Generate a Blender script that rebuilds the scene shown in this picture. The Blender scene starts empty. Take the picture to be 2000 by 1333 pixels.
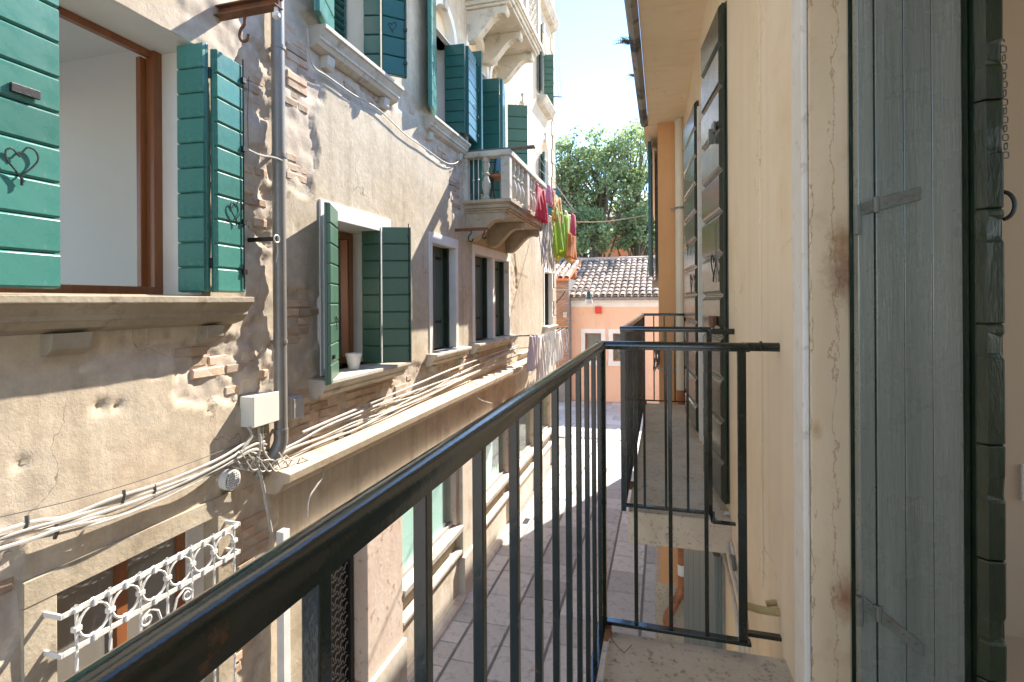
import bpy, bmesh, math, random
import numpy as np
from mathutils import Vector, Matrix
random.seed(7); rng = np.random.default_rng(7)
scene = bpy.context.scene
C = scene.collection
# ------------------------------------------------------------------ camera
CAMZ = 3.92                      # eye height above the street
FPX = 1040.0                     # focal length in photo pixels (2000 wide)
YAW = math.atan(295 / 1040.0)    # view turned left of the street axis (+Y)
ROLL = math.radians(0.35)
CXP, CYP = 1000.0, 590.0         # principal point in the photo
ca, sa = math.cos(YAW), math.sin(YAW)
cam_d = bpy.data.cameras.new('camera'); cam = bpy.data.objects.new('camera', cam_d); C.objects.link(cam)
_F = Vector((-sa, ca, 0)); _R = Vector((ca, sa, 0)); _U = Vector((0, 0, 1))
_R2 = _R * math.cos(ROLL) - _U * math.sin(ROLL); _U2 = _U * math.cos(ROLL) + _R * math.sin(ROLL)
cam.matrix_world = Matrix(((_R2.x, _U2.x, -_F.x, 0), (_R2.y, _U2.y, -_F.y, 0), (_R2.z, _U2.z, -_F.z, CAMZ), (0, 0, 0, 1)))
cam_d.sensor_width = 36.0; cam_d.lens = 36.0 * FPX / 2000.0
cam_d.shift_x = 0.0; cam_d.shift_y = -(666.5 - CYP) / 2000.0
cam_d.clip_start = 0.02; cam_d.clip_end = 2000
scene.camera = cam
# ------------------------------------------------------------------ sky, sun, exposure
SUN = Vector((0.404, 1.0, 1.0)).normalized()     # towards the sun
EL = math.asin(SUN.z); AZ = math.atan2(SUN.x, SUN.y)
world = bpy.data.worlds.new('World'); scene.world = world; world.use_nodes = True
wn = world.node_tree.nodes; wl = world.node_tree.links
sky = wn.new('ShaderNodeTexSky'); sky.sky_type = 'NISHITA'; sky.sun_disc = False
sky.sun_elevation = EL; sky.sun_rotation = AZ; sky.altitude = 0; sky.air_density = 1.0; sky.dust_density = 0.0; sky.ozone_density = 3.0
bg = wn['Background']; bg.inputs['Strength'].default_value = 0.12
wl.new(sky.outputs[0], bg.inputs['Color'])
sun_d = bpy.data.lights.new('sun', 'SUN'); sun_d.energy = 3.4; sun_d.angle = math.radians(0.55); sun_d.color = (1.0, 0.93, 0.82)
sun = bpy.data.objects.new('sun', sun_d); C.objects.link(sun); sun.rotation_euler = SUN.to_track_quat('Z', 'Y').to_euler(); sun.location = (6, 14, 16)
scene.view_settings.view_transform = 'Standard'; scene.view_settings.look = 'None'
scene.view_settings.exposure = 2.02; scene.view_settings.gamma = 1.0
scene.cycles.use_denoising = True; scene.cycles.max_bounces = 9; scene.cycles.diffuse_bounces = 5

# ------------------------------------------------------------------ photo pixel -> point on a real plane
def ray(u, v):
    du, dv = u - CXP, v - CYP
    x = (du * math.cos(ROLL) - dv * math.sin(ROLL)) / FPX; z = -(du * math.sin(ROLL) + dv * math.cos(ROLL)) / FPX
    return Vector((x * ca - sa, ca + x * sa, z))
def onX(u, v, X): d = ray(u, v); p = d * (X / d.x); return Vector((X, p.y, p.z + CAMZ))
def onY(u, v, Y): d = ray(u, v); p = d * (Y / d.y); return Vector((p.x, Y, p.z + CAMZ))
def onZ(u, v, Z): d = ray(u, v); p = d * ((Z - CAMZ) / d.z); return Vector((p.x, p.y, Z))

# ------------------------------------------------------------------ mesh helpers
class MB:
    def __init__(s): s.v = []; s.f = []
    def add(s, vs, fs):
        b = len(s.v); s.v += [tuple(p) for p in vs]; s.f += [tuple(i + b for i in f) for f in fs]; return s
    def obox(s, o, a, b, c):
        o, a, b, c = Vector(o), Vector(a), Vector(b), Vector(c)
        P = [o, o + a, o + a + b, o + b, o + c, o + a + c, o + a + b + c, o + b + c]
        return s.add(P, [(0, 3, 2, 1), (4, 5, 6, 7), (0, 1, 5, 4), (1, 2, 6, 5), (2, 3, 7, 6), (3, 0, 4, 7)])
    def box(s, x0, x1, y0, y1, z0, z1):
        return s.obox((x0, y0, z0), (x1 - x0, 0, 0), (0, y1 - y0, 0), (0, 0, z1 - z0))
    def prism(s, poly, vec):
        n = len(poly); vec = Vector(vec); P = [Vector(p) for p in poly]; Q = [p + vec for p in P]
        return s.add(P + Q, [tuple(range(n))[::-1], tuple(range(n, 2 * n))] + [(i, (i + 1) % n, n + (i + 1) % n, n + i) for i in range(n)])
    def exY(s, prof, y0, y1): return s.prism([(x, y0, z) for x, z in prof], (0, y1 - y0, 0))
    def exX(s, prof, x0, x1): return s.prism([(x0, y, z) for y, z in prof], (x1 - x0, 0, 0))
    def exZ(s, prof, z0, z1): return s.prism([(x, y, z0) for x, y in prof], (0, 0, z1 - z0))
    def tube(s, pts, r, n=8, closed=False, cap=True):
        pts = [Vector(p) for p in pts]; N = len(pts)
        rr = r if isinstance(r, (list, tuple)) else [r] * N
        T = []
        for i in range(N):
            a = pts[(i - 1) % N] if (closed or i > 0) else pts[i]; b = pts[(i + 1) % N] if (closed or i < N - 1) else pts[i]
            t = (b - a); T.append(t.normalized() if t.length > 1e-9 else Vector((0, 0, 1)))
        up = Vector((0, 0, 1)) if abs(T[0].z) < .9 else Vector((1, 0, 0))
        nrm = (up - T[0] * up.dot(T[0])).normalized(); base = len(s.v)
        for i in range(N):
            nrm = (nrm - T[i] * nrm.dot(T[i])); nrm = nrm.normalized() if nrm.length > 1e-6 else T[i].orthogonal().normalized()
            bi = T[i].cross(nrm)
            for k in range(n):
                q = 2 * math.pi * k / n; p = pts[i] + (nrm * math.cos(q) + bi * math.sin(q)) * rr[i]; s.v.append(tuple(p))
        M = N if closed else N - 1
        for i in range(M):
            for k in range(n):
                a = base + i * n + k; b = base + i * n + (k + 1) % n; c = base + ((i + 1) % N) * n + (k + 1) % n; d = base + ((i + 1) % N) * n + k
                s.f.append((a, b, c, d))
        if cap and not closed:
            s.f.append(tuple(base + k for k in range(n))[::-1]); s.f.append(tuple(base + (N - 1) * n + k for k in range(n)))
        return s
    def lathe(s, x, y, prof, n=14):
        base = len(s.v); m = len(prof)
        for r, z in prof:
            for k in range(n): q = 2 * math.pi * k / n; s.v.append((x + r * math.cos(q), y + r * math.sin(q), z))
        for i in range(m - 1):
            for k in range(n): s.f.append((base + i * n + k, base + i * n + (k + 1) % n, base + (i + 1) * n + (k + 1) % n, base + (i + 1) * n + k))
        s.f.append(tuple(base + k for k in range(n))[::-1]); s.f.append(tuple(base + (m - 1) * n + k for k in range(n)))
        return s
    def mesh(s, name, smooth=False, recalc=True):
        me = bpy.data.meshes.new(name); me.from_pydata(s.v, [], s.f)
        if recalc:
            bm = bmesh.new(); bm.from_mesh(me); bmesh.ops.recalc_face_normals(bm, faces=bm.faces); bm.to_mesh(me); bm.free()
        if smooth:
            me.polygons.foreach_set('use_smooth', [True] * len(me.polygons)); me.set_sharp_from_angle(angle=math.radians(38))
        me.update(); return me
    def build(s, name, mat, parent=None, smooth=False, bevel=0, seg=2, recalc=True):
        me = s.mesh(name, smooth, recalc); me.materials.append(mat)
        return link(name, me, parent, bevel, seg)
def setparent(o, parent):
    o.parent = parent
    if parent is not None: o.matrix_parent_inverse = Matrix.Translation(-Vector(parent['_w'])) if '_w' in parent else Matrix.Identity(4)
def link(name, me, parent=None, bevel=0, seg=2, loc=None):
    o = bpy.data.objects.new(name, me); C.objects.link(o)
    if loc is not None: o.location = loc
    if parent is not None: setparent(o, parent)
    if bevel:
        m = o.modifiers.new('bevel', 'BEVEL'); m.width = bevel; m.segments = seg; m.limit_method = 'ANGLE'; m.angle_limit = math.radians(40)
    return o
def tag(o, label, cat, group=None, kind=None):
    if label: o['label'] = label
    if cat: o['category'] = cat
    if group: o['group'] = group
    if kind: o['kind'] = kind
    return o
_empties = []
def thing(name, label, cat, loc=(0, 0, 0), group=None):
    o = bpy.data.objects.new(name, None); C.objects.link(o); o.location = loc; o.empty_display_size = .1; o['_w'] = tuple(loc)
    _empties.append(o); return tag(o, label, cat, group)
def smoothpath(pts, k=5):
    P = [Vector(p) for p in pts]; out = []
    for i in range(len(P) - 1):
        p0 = P[max(i - 1, 0)]; p1 = P[i]; p2 = P[i + 1]; p3 = P[min(i + 2, len(P) - 1)]
        for j in range(k):
            t = j / k; out.append(.5 * ((2 * p1) + (p2 - p0) * t + (2 * p0 - 5 * p1 + 4 * p2 - p3) * t * t + (3 * p1 - p0 - 3 * p2 + p3) * t ** 3))
    out.append(P[-1]); return out

# ------------------------------------------------------------------ materials
def newmat(name):
    m = bpy.data.materials.new(name); m.use_nodes = True
    return m, m.node_tree.nodes, m.node_tree.links, m.node_tree.nodes['Principled BSDF']
def ramp(nt, fac, stops):
    r = nt.nodes.new('ShaderNodeValToRGB'); e = r.color_ramp.elements
    while len(e) < len(stops): e.new(.5)
    for i, (p, c) in enumerate(stops): e[i].position = p; e[i].color = tuple(c) + (1,) if len(c) == 3 else c
    nt.links.new(fac, r.inputs[0]); return r.outputs[0]
def noise(nt, scale, detail=4, rough=.6, vec=None, stretch=None, dist=0):
    n = nt.nodes.new('ShaderNodeTexNoise'); n.inputs['Scale'].default_value = scale; n.inputs['Detail'].default_value = detail; n.inputs['Roughness'].default_value = rough; n.inputs['Distortion'].default_value = dist
    if vec is None:
        tc = nt.nodes.new('ShaderNodeTexCoord'); vec = tc.outputs['Object']
    if stretch:
        mp = nt.nodes.new('ShaderNodeMapping'); mp.inputs['Scale'].default_value = stretch; nt.links.new(vec, mp.inputs[0]); vec = mp.outputs[0]
    nt.links.new(vec, n.inputs['Vector']); return n.outputs['Fac']
def mixc(nt, fac, a, b, mode='MIX'):
    m = nt.nodes.new('ShaderNodeMix'); m.data_type = 'RGBA'; m.blend_type = mode
    for s, val in ((0, fac), (6, a), (7, b)):
        if hasattr(val, 'links') or isinstance(val, bpy.types.NodeSocket): nt.links.new(val, m.inputs[s])
        elif s == 0: m.inputs[0].default_value = val
        else: m.inputs[s].default_value = tuple(val) + (1,)
    return m.outputs[2]
def bump(nt, bsdf, h, strength, dist=.01):
    b = nt.nodes.new('ShaderNodeBump'); b.inputs['Strength'].default_value = strength; b.inputs['Distance'].default_value = dist
    nt.links.new(h, b.inputs['Height'])
    if bsdf.inputs['Normal'].is_linked: nt.links.new(bsdf.inputs['Normal'].links[0].from_socket, b.inputs['Normal'])
    nt.links.new(b.outputs[0], bsdf.inputs['Normal'])
def mat(name, col, rough=.6, col2=None, scale=3, lo=.35, hi=.65, stretch=None, bscale=0, bstr=.2, bdist=.01, rnd=0, metal=0, col3=None, scale3=20, lo3=.6, hi3=.7, bstretch=None, spec=None, rvar=0, coat=0):
    m, N, Lk, b = newmat(name); nt = m.node_tree
    b.inputs['Roughness'].default_value = rough; b.inputs['Metallic'].default_value = metal
    if spec is not None: b.inputs['Specular IOR Level'].default_value = spec
    if coat: b.inputs['Coat Weight'].default_value = coat; b.inputs['Coat Roughness'].default_value = .12
    c = None
    if col2 is not None: c = ramp(nt, noise(nt, scale, 6, .62, stretch=stretch), [(lo, col), (hi, col2)])
    if col3 is not None:
        f = ramp(nt, noise(nt, scale3, 5, .65), [(lo3, (0, 0, 0)), (hi3, (1, 1, 1))])
        c = mixc(nt, f, c if c is not None else col, col3)
    if rnd:
        oi = N.new('ShaderNodeObjectInfo'); f = ramp(nt, oi.outputs['Random'], [(0, (1 - rnd,) * 3), (1, (1 + rnd * .35,) * 3)])
        c = mixc(nt, 1.0, c if c is not None else col, f, 'MULTIPLY')
    if c is not None: Lk.new(c, b.inputs['Base Color'])
    else: b.inputs['Base Color'].default_value = tuple(col) + (1,)
    if rvar:
        f = ramp(nt, noise(nt, scale * 2.3 + 3, 4), [(.3, (max(0, rough - rvar),) * 3), (.7, (min(1, rough + rvar),) * 3)]); Lk.new(f, b.inputs['Roughness'])
    if bscale: bump(nt, b, noise(nt, bscale, 6, .65, stretch=bstretch), bstr, bdist)
    return m
def plaster(name, base, light, stain, streak, mortar, bstr=.5):
    """old lime render: blotches, run-down streaks, fine pits; bare masonry where the mesh attribute 'bare' says the coat fell off"""
    m, N, Lk, b = newmat(name); nt = m.node_tree
    b.inputs['Roughness'].default_value = .95; b.inputs['Specular IOR Level'].default_value = .15
    c = ramp(nt, noise(nt, 1.1, 7, .62, dist=.4), [(.34, base), (.62, light)])
    c = mixc(nt, ramp(nt, noise(nt, .55, 6, .6, dist=1.0), [(.5, (0, 0, 0)), (.66, (.75,) * 3)]), c, stain)
    c = mixc(nt, ramp(nt, noise(nt, 2.2, 5, .6, stretch=(1, 2.2, .18)), [(.52, (0, 0, 0)), (.72, (.7,) * 3)]), c, streak)
    c = mixc(nt, ramp(nt, noise(nt, 3.2, 5, .6, stretch=(1, 3.0, .12)), [(.58, (0, 0, 0)), (.74, (.5,) * 3)]), c, tuple(min(1, x * 1.25) for x in light))
    c = mixc(nt, ramp(nt, noise(nt, 9, 6, .7), [(.3, (.72,) * 3), (.6, (1.06,) * 3)]), c, c, 'MIX') if False else mixc(nt, 1.0, c, ramp(nt, noise(nt, 14, 7, .75), [(.3, (.80,) * 3), (.65, (1.05,) * 3)]), 'MULTIPLY')
    at = N.new('ShaderNodeAttribute'); at.attribute_name = 'bare'
    mo = ramp(nt, noise(nt, 7, 6, .7), [(.3, tuple(x * .72 for x in mortar)), (.62, mortar), (.75, tuple(min(1, x * 1.25) for x in mortar))])
    c = mixc(nt, ramp(nt, at.outputs['Fac'], [(.35, (0, 0, 0)), (.6, (1, 1, 1))]), c, mo)
    Lk.new(c, b.inputs['Base Color'])
    bump(nt, b, noise(nt, 16, 9, .72), bstr, .014); bump(nt, b, noise(nt, 110, 4, .6), .35, .003)
    return m
M = {}
M['plasterA'] = plaster('old_render_tan', (.52, .42, .305), (.62, .525, .405), (.54, .39, .255), (.40, .32, .235), (.62, .52, .42), .30)
M['plasterB'] = plaster('old_render_beige', (.51, .435, .335), (.61, .535, .425), (.54, .435, .30), (.39, .33, .25), (.62, .53, .43), .36)
M['brick'] = mat('old_brick', (.56, .37, .25), .9, (.62, .48, .36), 6, bscale=30, bstr=.7, bdist=.006, rnd=.35, col3=(.62, .50, .38), scale3=11, lo3=.5, hi3=.62)
M['brick_far'] = mat('far_brick', (.42, .18, .09), .9, (.52, .27, .15), 6, rnd=.3)
M['istria'] = mat('istrian_stone', (.48, .43, .35), .75, (.60, .555, .47), 3, col3=(.25, .22, .17), scale3=7, lo3=.53, hi3=.72, bscale=25, bstr=.35)
M['istria_warm'] = mat('weathered_stone', (.36, .29, .20), .8, (.50, .42, .31), 4, col3=(.26, .21, .15), scale3=7, lo3=.55, hi3=.75, bscale=22, bstr=.45)
M['cornice'] = mat('ledge_stone', (.50, .385, .26), .8, (.60, .49, .36), 3, col3=(.40, .27, .16), scale3=5, lo3=.55, hi3=.72, bscale=24, bstr=.35)
M['white_rev'] = mat('white_render', (.80, .78, .74), .85, (.72, .69, .64), 2.5, bscale=30, bstr=.15)
M['white_paint'] = mat('white_paint', (.80, .79, .76), .5, (.70, .68, .64), 9, bscale=40, bstr=.15)
M['green_lit'] = mat('sunlit_sea_green', (.050, .195, .160), .30, (.070, .235, .195), 3, stretch=(1, .4, 1), bscale=35, bstr=.05, rvar=.07, rnd=.22, col3=(.15, .28, .245), scale3=30, lo3=.60, hi3=.74)  # lighter shutter green: sun on the leaves is put into the colour
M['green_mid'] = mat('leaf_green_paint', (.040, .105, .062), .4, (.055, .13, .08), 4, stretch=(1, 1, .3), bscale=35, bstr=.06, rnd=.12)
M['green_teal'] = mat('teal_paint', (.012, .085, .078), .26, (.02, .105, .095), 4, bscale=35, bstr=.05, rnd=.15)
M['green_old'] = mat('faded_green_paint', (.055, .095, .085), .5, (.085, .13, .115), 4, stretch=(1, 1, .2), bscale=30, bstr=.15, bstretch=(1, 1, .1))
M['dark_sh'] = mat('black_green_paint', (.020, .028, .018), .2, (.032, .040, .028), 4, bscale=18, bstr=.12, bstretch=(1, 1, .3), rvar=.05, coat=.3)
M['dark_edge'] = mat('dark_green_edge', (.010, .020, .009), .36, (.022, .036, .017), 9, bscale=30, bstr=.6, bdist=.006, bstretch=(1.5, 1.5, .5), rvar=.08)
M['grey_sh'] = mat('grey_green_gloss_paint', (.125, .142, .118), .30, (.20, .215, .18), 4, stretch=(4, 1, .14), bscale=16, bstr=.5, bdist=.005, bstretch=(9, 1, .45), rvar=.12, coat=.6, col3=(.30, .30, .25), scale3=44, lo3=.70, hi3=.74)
M['iron_paint'] = mat('black_iron_paint', (.010, .013, .009), .10, (.020, .024, .017), 14, bscale=42, bstr=.13, bdist=.004, rvar=.05, col3=(.08, .036, .014), scale3=22, lo3=.62, hi3=.70, coat=.25)
M['iron_plain'] = mat('black_iron', (.012, .012, .011), .42, bscale=60, bstr=.2)
M['rust'] = mat('rusty_iron', (.20, .075, .030), .8, (.11, .050, .028), 14, bscale=60, bstr=.4)
M['white_iron'] = mat('white_painted_iron', (.78, .76, .72), .5, (.66, .62, .56), 16, bscale=50, bstr=.25)
M['pipe'] = mat('grey_drainpipe', (.22, .205, .185), .38, (.28, .26, .235), 3, metal=.25, bscale=25, bstr=.05)
M['pipe_white'] = mat('cream_pipe', (.74, .68, .56), .45, (.68, .61, .48), 3)
M['pipe_brown'] = mat('brown_pipe', (.30, .115, .05), .5, (.44, .17, .06), 8, col3=(.13, .07, .05), scale3=9, lo3=.55, hi3=.65)
M['wood'] = mat('varnished_wood', (.29, .11, .042), .35, (.21, .072, .026), 5, stretch=(3, 3, .25), bscale=20, bstr=.08)
M['plastic'] = mat('box_plastic', (.70, .69, .60), .45, (.74, .73, .65), 4)
M['plastic_grey'] = mat('grey_plastic', (.42, .41, .38), .5)
M['cable'] = mat('cable_sheath', (.56, .52, .455), .6, (.40, .36, .31), 14)
M['sill_brown'] = mat('brown_sill_stone', (.30, .24, .165), .8, (.42, .355, .26), 4, col3=(.20, .155, .10), scale3=8, lo3=.55, hi3=.75, bscale=24, bstr=.45)
M['cable_dark'] = mat('dark_cable', (.10, .095, .085), .6)
M['cream'] = mat('cream_render', (.74, .59, .415), .85, (.80, .655, .475), .9, bscale=35, bstr=.14, bdist=.006, col3=(.70, .53, .31), scale3=1.6, lo3=.52, hi3=.75)
def streaked(m, col, amt):
    nt = m.node_tree; b = nt.nodes['Principled BSDF']; src = b.inputs['Base Color'].links[0].from_socket
    c = mixc(nt, ramp(nt, noise(nt, 3.0, 5, .6, stretch=(1, 4, .10)), [(.50, (0, 0, 0)), (.72, (amt,) * 3)]), src, col)
    c = mixc(nt, ramp(nt, noise(nt, 5.0, 6, .7), [(.60, (0, 0, 0)), (.78, (amt * .8,) * 3)]), c, tuple(x * .8 for x in col)); nt.links.new(c, b.inputs['Base Color'])
def cracks(m, amt=.6, scale=.9, lo=.50):
    nt = m.node_tree; N = nt.nodes; b = N['Principled BSDF']; src = b.inputs['Base Color'].links[0].from_socket
    tc = N.new('ShaderNodeTexCoord'); nz = N.new('ShaderNodeTexNoise'); nz.inputs['Scale'].default_value = 5; nz.inputs['Detail'].default_value = 6; nt.links.new(tc.outputs['Object'], nz.inputs['Vector'])
    ad = N.new('ShaderNodeVectorMath'); ad.operation = 'MULTIPLY_ADD'; nt.links.new(nz.outputs['Color'], ad.inputs[0]); ad.inputs[1].default_value = (.35,) * 3; nt.links.new(tc.outputs['Object'], ad.inputs[2])
    vo = N.new('ShaderNodeTexVoronoi'); vo.feature = 'DISTANCE_TO_EDGE'; vo.inputs['Scale'].default_value = scale; nt.links.new(ad.outputs[0], vo.inputs['Vector'])
    f = ramp(nt, vo.outputs['Distance'], [(0, (1, 1, 1)), (.0035, (0, 0, 0))]); g_ = ramp(nt, noise(nt, 1.7, 3), [(lo, (0, 0, 0)), (lo + .08, (amt,) * 3)])
    nt.links.new(mixc(nt, mixc(nt, 1.0, f, g_, 'MULTIPLY'), src, (.16, .11, .07)), b.inputs['Base Color'])
cracks(M['cream'], .45, 1.1, .52); cracks(M['plasterA'], .8, 1.0, .47); cracks(M['plasterB'], .8, .9, .47)
streaked(M['cream'], (.64, .49, .30), .30)
M['cream_dull'] = mat('cream_soffit', (.76, .615, .43), .9, (.82, .68, .49), 1.2, bscale=26, bstr=.1)
M['orange'] = mat('ochre_orange_render', (.68, .37, .17), .9, (.74, .41, .195), 1.5, bscale=40, bstr=.3, bdist=.006)
M['peach'] = mat('peach_render', (.79, .49, .325), .9, (.83, .535, .365), .8, bscale=14, bstr=.12, col3=(.72, .40, .24), scale3=3, lo3=.55, hi3=.8)
M['roof_tile'] = mat('terracotta_tile', (.40, .29, .22), .85, (.56, .46, .38), 4, rnd=.55, bscale=20, bstr=.3, col3=(.28, .20, .15), scale3=5, lo3=.5, hi3=.75)
M['chim'] = mat('terracotta_paint', (.60, .20, .08), .85, (.66, .25, .11), 3)
M['red'] = mat('alarm_red', (.62, .04, .02), .45)
M['concrete'] = mat('balcony_concrete', (.46, .385, .28), .9, (.58, .50, .385), 4, col3=(.17, .14, .095), scale3=42, lo3=.55, hi3=.72, bscale=70, bstr=.5, bdist=.005)
M['marble'] = mat('pink_limestone', (.62, .48, .34), .45, (.70, .57, .42), 2.6, col3=(.50, .36, .23), scale3=4, lo3=.5, hi3=.7, bscale=40, bstr=.06)
M['marble_edge'] = mat('pale_limestone', (.74, .70, .64), .7, (.66, .61, .53), 8, col3=(.50, .44, .36), scale3=18, lo3=.58, hi3=.72, bscale=60, bstr=.3)
M['shop_stone'] = mat('shopfront_stone', (.62, .54, .44), .75, (.70, .63, .53), 2.2, col3=(.50, .39, .28), scale3=4, lo3=.52, hi3=.7, bscale=28, bstr=.25)
M['pink_stone'] = mat('pink_veined_stone', (.60, .46, .38), .7, (.68, .57, .47), 5, stretch=(1, 1, .35), col3=(.42, .26, .18), scale3=9, lo3=.58, hi3=.68, bscale=18, bstr=.4)
M['frieze'] = mat('frieze_render', (.52, .46, .37), .85, (.60, .53, .43), 2, col3=(.38, .33, .26), scale3=3, lo3=.5, hi3=.7, bscale=25, bstr=.25)
M['paving'] = mat('paving_stone', (.55, .52, .48), .62, (.63, .595, .555), 6, rnd=.3, col3=(.34, .31, .28), scale3=8, lo3=.5, hi3=.72, bscale=25, bstr=.4, bdist=.008)
M['paving_bed'] = mat('paving_mortar', (.20, .18, .16), .9, (.27, .245, .22), 7, bscale=40, bstr=.4)
M['earth'] = mat('ground', (.36, .32, .28), .9, (.44, .39, .34), .6)
M['room'] = mat('room_wall', (.74, .71, .64), .9, (.78, .74, .67), 1)
M['room_warm'] = mat('room_wall_beige', (.58, .48, .36), .9)
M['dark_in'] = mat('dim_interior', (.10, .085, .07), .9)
cracks(M['cream_dull'], .35, .8, .5); streaked(M['cream_dull'], (.58, .45, .29), .35); streaked(M['peach'], (.66, .40, .27), .5); streaked(M['orange'], (.52, .24, .09), .4); streaked(M['frieze'], (.36, .31, .24), .6); streaked(M['shop_stone'], (.44, .36, .27), .5)
def glassmat(name, tint, rough=.03, tr=.0):
    m, N, Lk, b = newmat(name); b.inputs['Base Color'].default_value = tint + (1,); b.inputs['Roughness'].default_value = rough
    b.inputs['Specular IOR Level'].default_value = .8; b.inputs['Coat Weight'].default_value = .5; b.inputs['Coat Roughness'].default_value = .02
    if tr: b.inputs['Transmission Weight'].default_value = tr
    return m
M['glass'] = glassmat('dark_glass', (.05, .06, .06))
M['glass_green'] = glassmat('shop_glass', (.16, .26, .22), .04)
M['blind'] = mat('blind_slat', (.56, .68, .65), .5)
def leafmat(name, a, b2, tr=.35):
    m, N, Lk, b = newmat(name); nt = m.node_tree
    c = ramp(nt, noise(nt, .9, 4, .6), [(.35, a), (.65, b2)])
    at = N.new('ShaderNodeAttribute'); at.attribute_name = 'tone'
    c = mixc(nt, 1.0, c, ramp(nt, at.outputs['Fac'], [(0, (.6,) * 3), (1, (1.35,) * 3)]), 'MULTIPLY')
    Lk.new(c, b.inputs['Base Color']); b.inputs['Roughness'].default_value = .5
    t = N.new('ShaderNodeBsdfTranslucent'); Lk.new(c, t.inputs['Color']); mx = N.new('ShaderNodeMixShader'); mx.inputs[0].default_value = tr
    Lk.new(b.outputs[0], mx.inputs[1]); Lk.new(t.outputs[0], mx.inputs[2]); Lk.new(mx.outputs[0], N['Material Output'].inputs['Surface'])
    return m
M['leaf'] = leafmat('tree_leaf', (.27, .37, .17), (.40, .48, .25), .66)
M['leaf2'] = leafmat('shrub_leaf', (.06, .10, .03), (.11, .16, .05))
M['bark'] = mat('bark', (.12, .10, .075), .9, (.18, .15, .11), 8, bscale=30, bstr=.6)
def cloth(name, c, tr=.3, alpha=1):
    m, N, Lk, b = newmat(name); nt = m.node_tree
    b.inputs['Base Color'].default_value = c + (1,); b.inputs['Roughness'].default_value = .9
    b.inputs['Sheen Weight'].default_value = .3
    t = N.new('ShaderNodeBsdfTranslucent'); t.inputs['Color'].default_value = c + (1,); mx = N.new('ShaderNodeMixShader'); mx.inputs[0].default_value = tr
    Lk.new(b.outputs[0], mx.inputs[1]); Lk.new(t.outputs[0], mx.inputs[2]); out = mx.outputs[0]
    if alpha < 1:
        tp = N.new('ShaderNodeBsdfTransparent'); m2 = N.new('ShaderNodeMixShader'); m2.inputs[0].default_value = alpha
        Lk.new(tp.outputs[0], m2.inputs[1]); Lk.new(out, m2.inputs[2]); out = m2.outputs[0]
    Lk.new(out, N['Material Output'].inputs['Surface']); bump(nt, b, noise(nt, 160, 2), .15, .002)
    return m

M['grey_door'] = mat('grey_door_paint', (.10, .13, .125), .45, (.14, .17, .165), 3, stretch=(1, 1, .2), bscale=20, bstr=.1)
def jambmat():
    """pink Verona-type limestone: wavering vertical veins, brown weathering"""
    m, N, Lk, b = newmat('pink_limestone_jamb'); nt = m.node_tree; b.inputs['Roughness'].default_value = .5
    c = ramp(nt, noise(nt, 3.5, 6, .6, stretch=(2, 2, .5)), [(.3, (.52, .385, .235)), (.55, (.63, .485, .31)), (.75, (.70, .56, .38))])
    tc = N.new('ShaderNodeTexCoord'); mp = N.new('ShaderNodeMapping'); mp.inputs['Scale'].default_value = (1, 1, .30); Lk.new(tc.outputs['Object'], mp.inputs[0])
    w = N.new('ShaderNodeTexWave'); w.wave_type = 'BANDS'; w.bands_direction = 'X'; w.inputs['Scale'].default_value = 5.5; w.inputs['Distortion'].default_value = 5.0; w.inputs['Detail'].default_value = 5; w.inputs['Detail Scale'].default_value = 6; w.inputs['Detail Roughness'].default_value = .62; Lk.new(mp.outputs[0], w.inputs[0])
    c = mixc(nt, ramp(nt, w.outputs['Fac'], [(.0, (.75,) * 3), (.018, (.0,) * 3)]), c, (.34, .215, .12))
    c = mixc(nt, ramp(nt, noise(nt, 9, 5, .6), [(.56, (0, 0, 0)), (.72, (.55,) * 3)]), c, (.44, .28, .15))
    for px, pz, rad, col in ((.425, 3.985, .075, (.17, .065, .025)), (.42, 4.06, .05, (.30, .15, .06)), (.422, 3.20, .05, (.26, .085, .03)), (.36, 3.6, .02, (.42, .25, .12))):   # rust run-off at the hinge pins
        tc2 = N.new('ShaderNodeTexCoord'); mp2 = N.new('ShaderNodeMapping'); mp2.inputs['Location'].default_value = (-px, 0, -pz * .55); mp2.inputs['Scale'].default_value = (1, 0, .55); Lk.new(tc2.outputs['Object'], mp2.inputs[0])
        ln_ = N.new('ShaderNodeVectorMath'); ln_.operation = 'LENGTH'; Lk.new(mp2.outputs[0], ln_.inputs[0]); ad = N.new('ShaderNodeMath'); ad.operation = 'MULTIPLY_ADD'; Lk.new(noise(nt, 35, 5, .7), ad.inputs[0]); ad.inputs[1].default_value = rad * 1.1; Lk.new(ln_.outputs['Value'], ad.inputs[2])
        mr = N.new('ShaderNodeMapRange'); Lk.new(ad.outputs[0], mr.inputs[0]); mr.inputs[1].default_value = rad * .55; mr.inputs[2].default_value = rad * 1.35; mr.inputs[3].default_value = .85; mr.inputs[4].default_value = 0.0
        c = mixc(nt, mr.outputs[0], c, col)
    Lk.new(c, b.inputs['Base Color']); bump(nt, b, noise(nt, 60, 5), .15, .003); return m
M['jamb'] = jambmat()

M['curtain_glass'] = glassmat('curtained_glass', (.22, .20, .17), .06)
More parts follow.
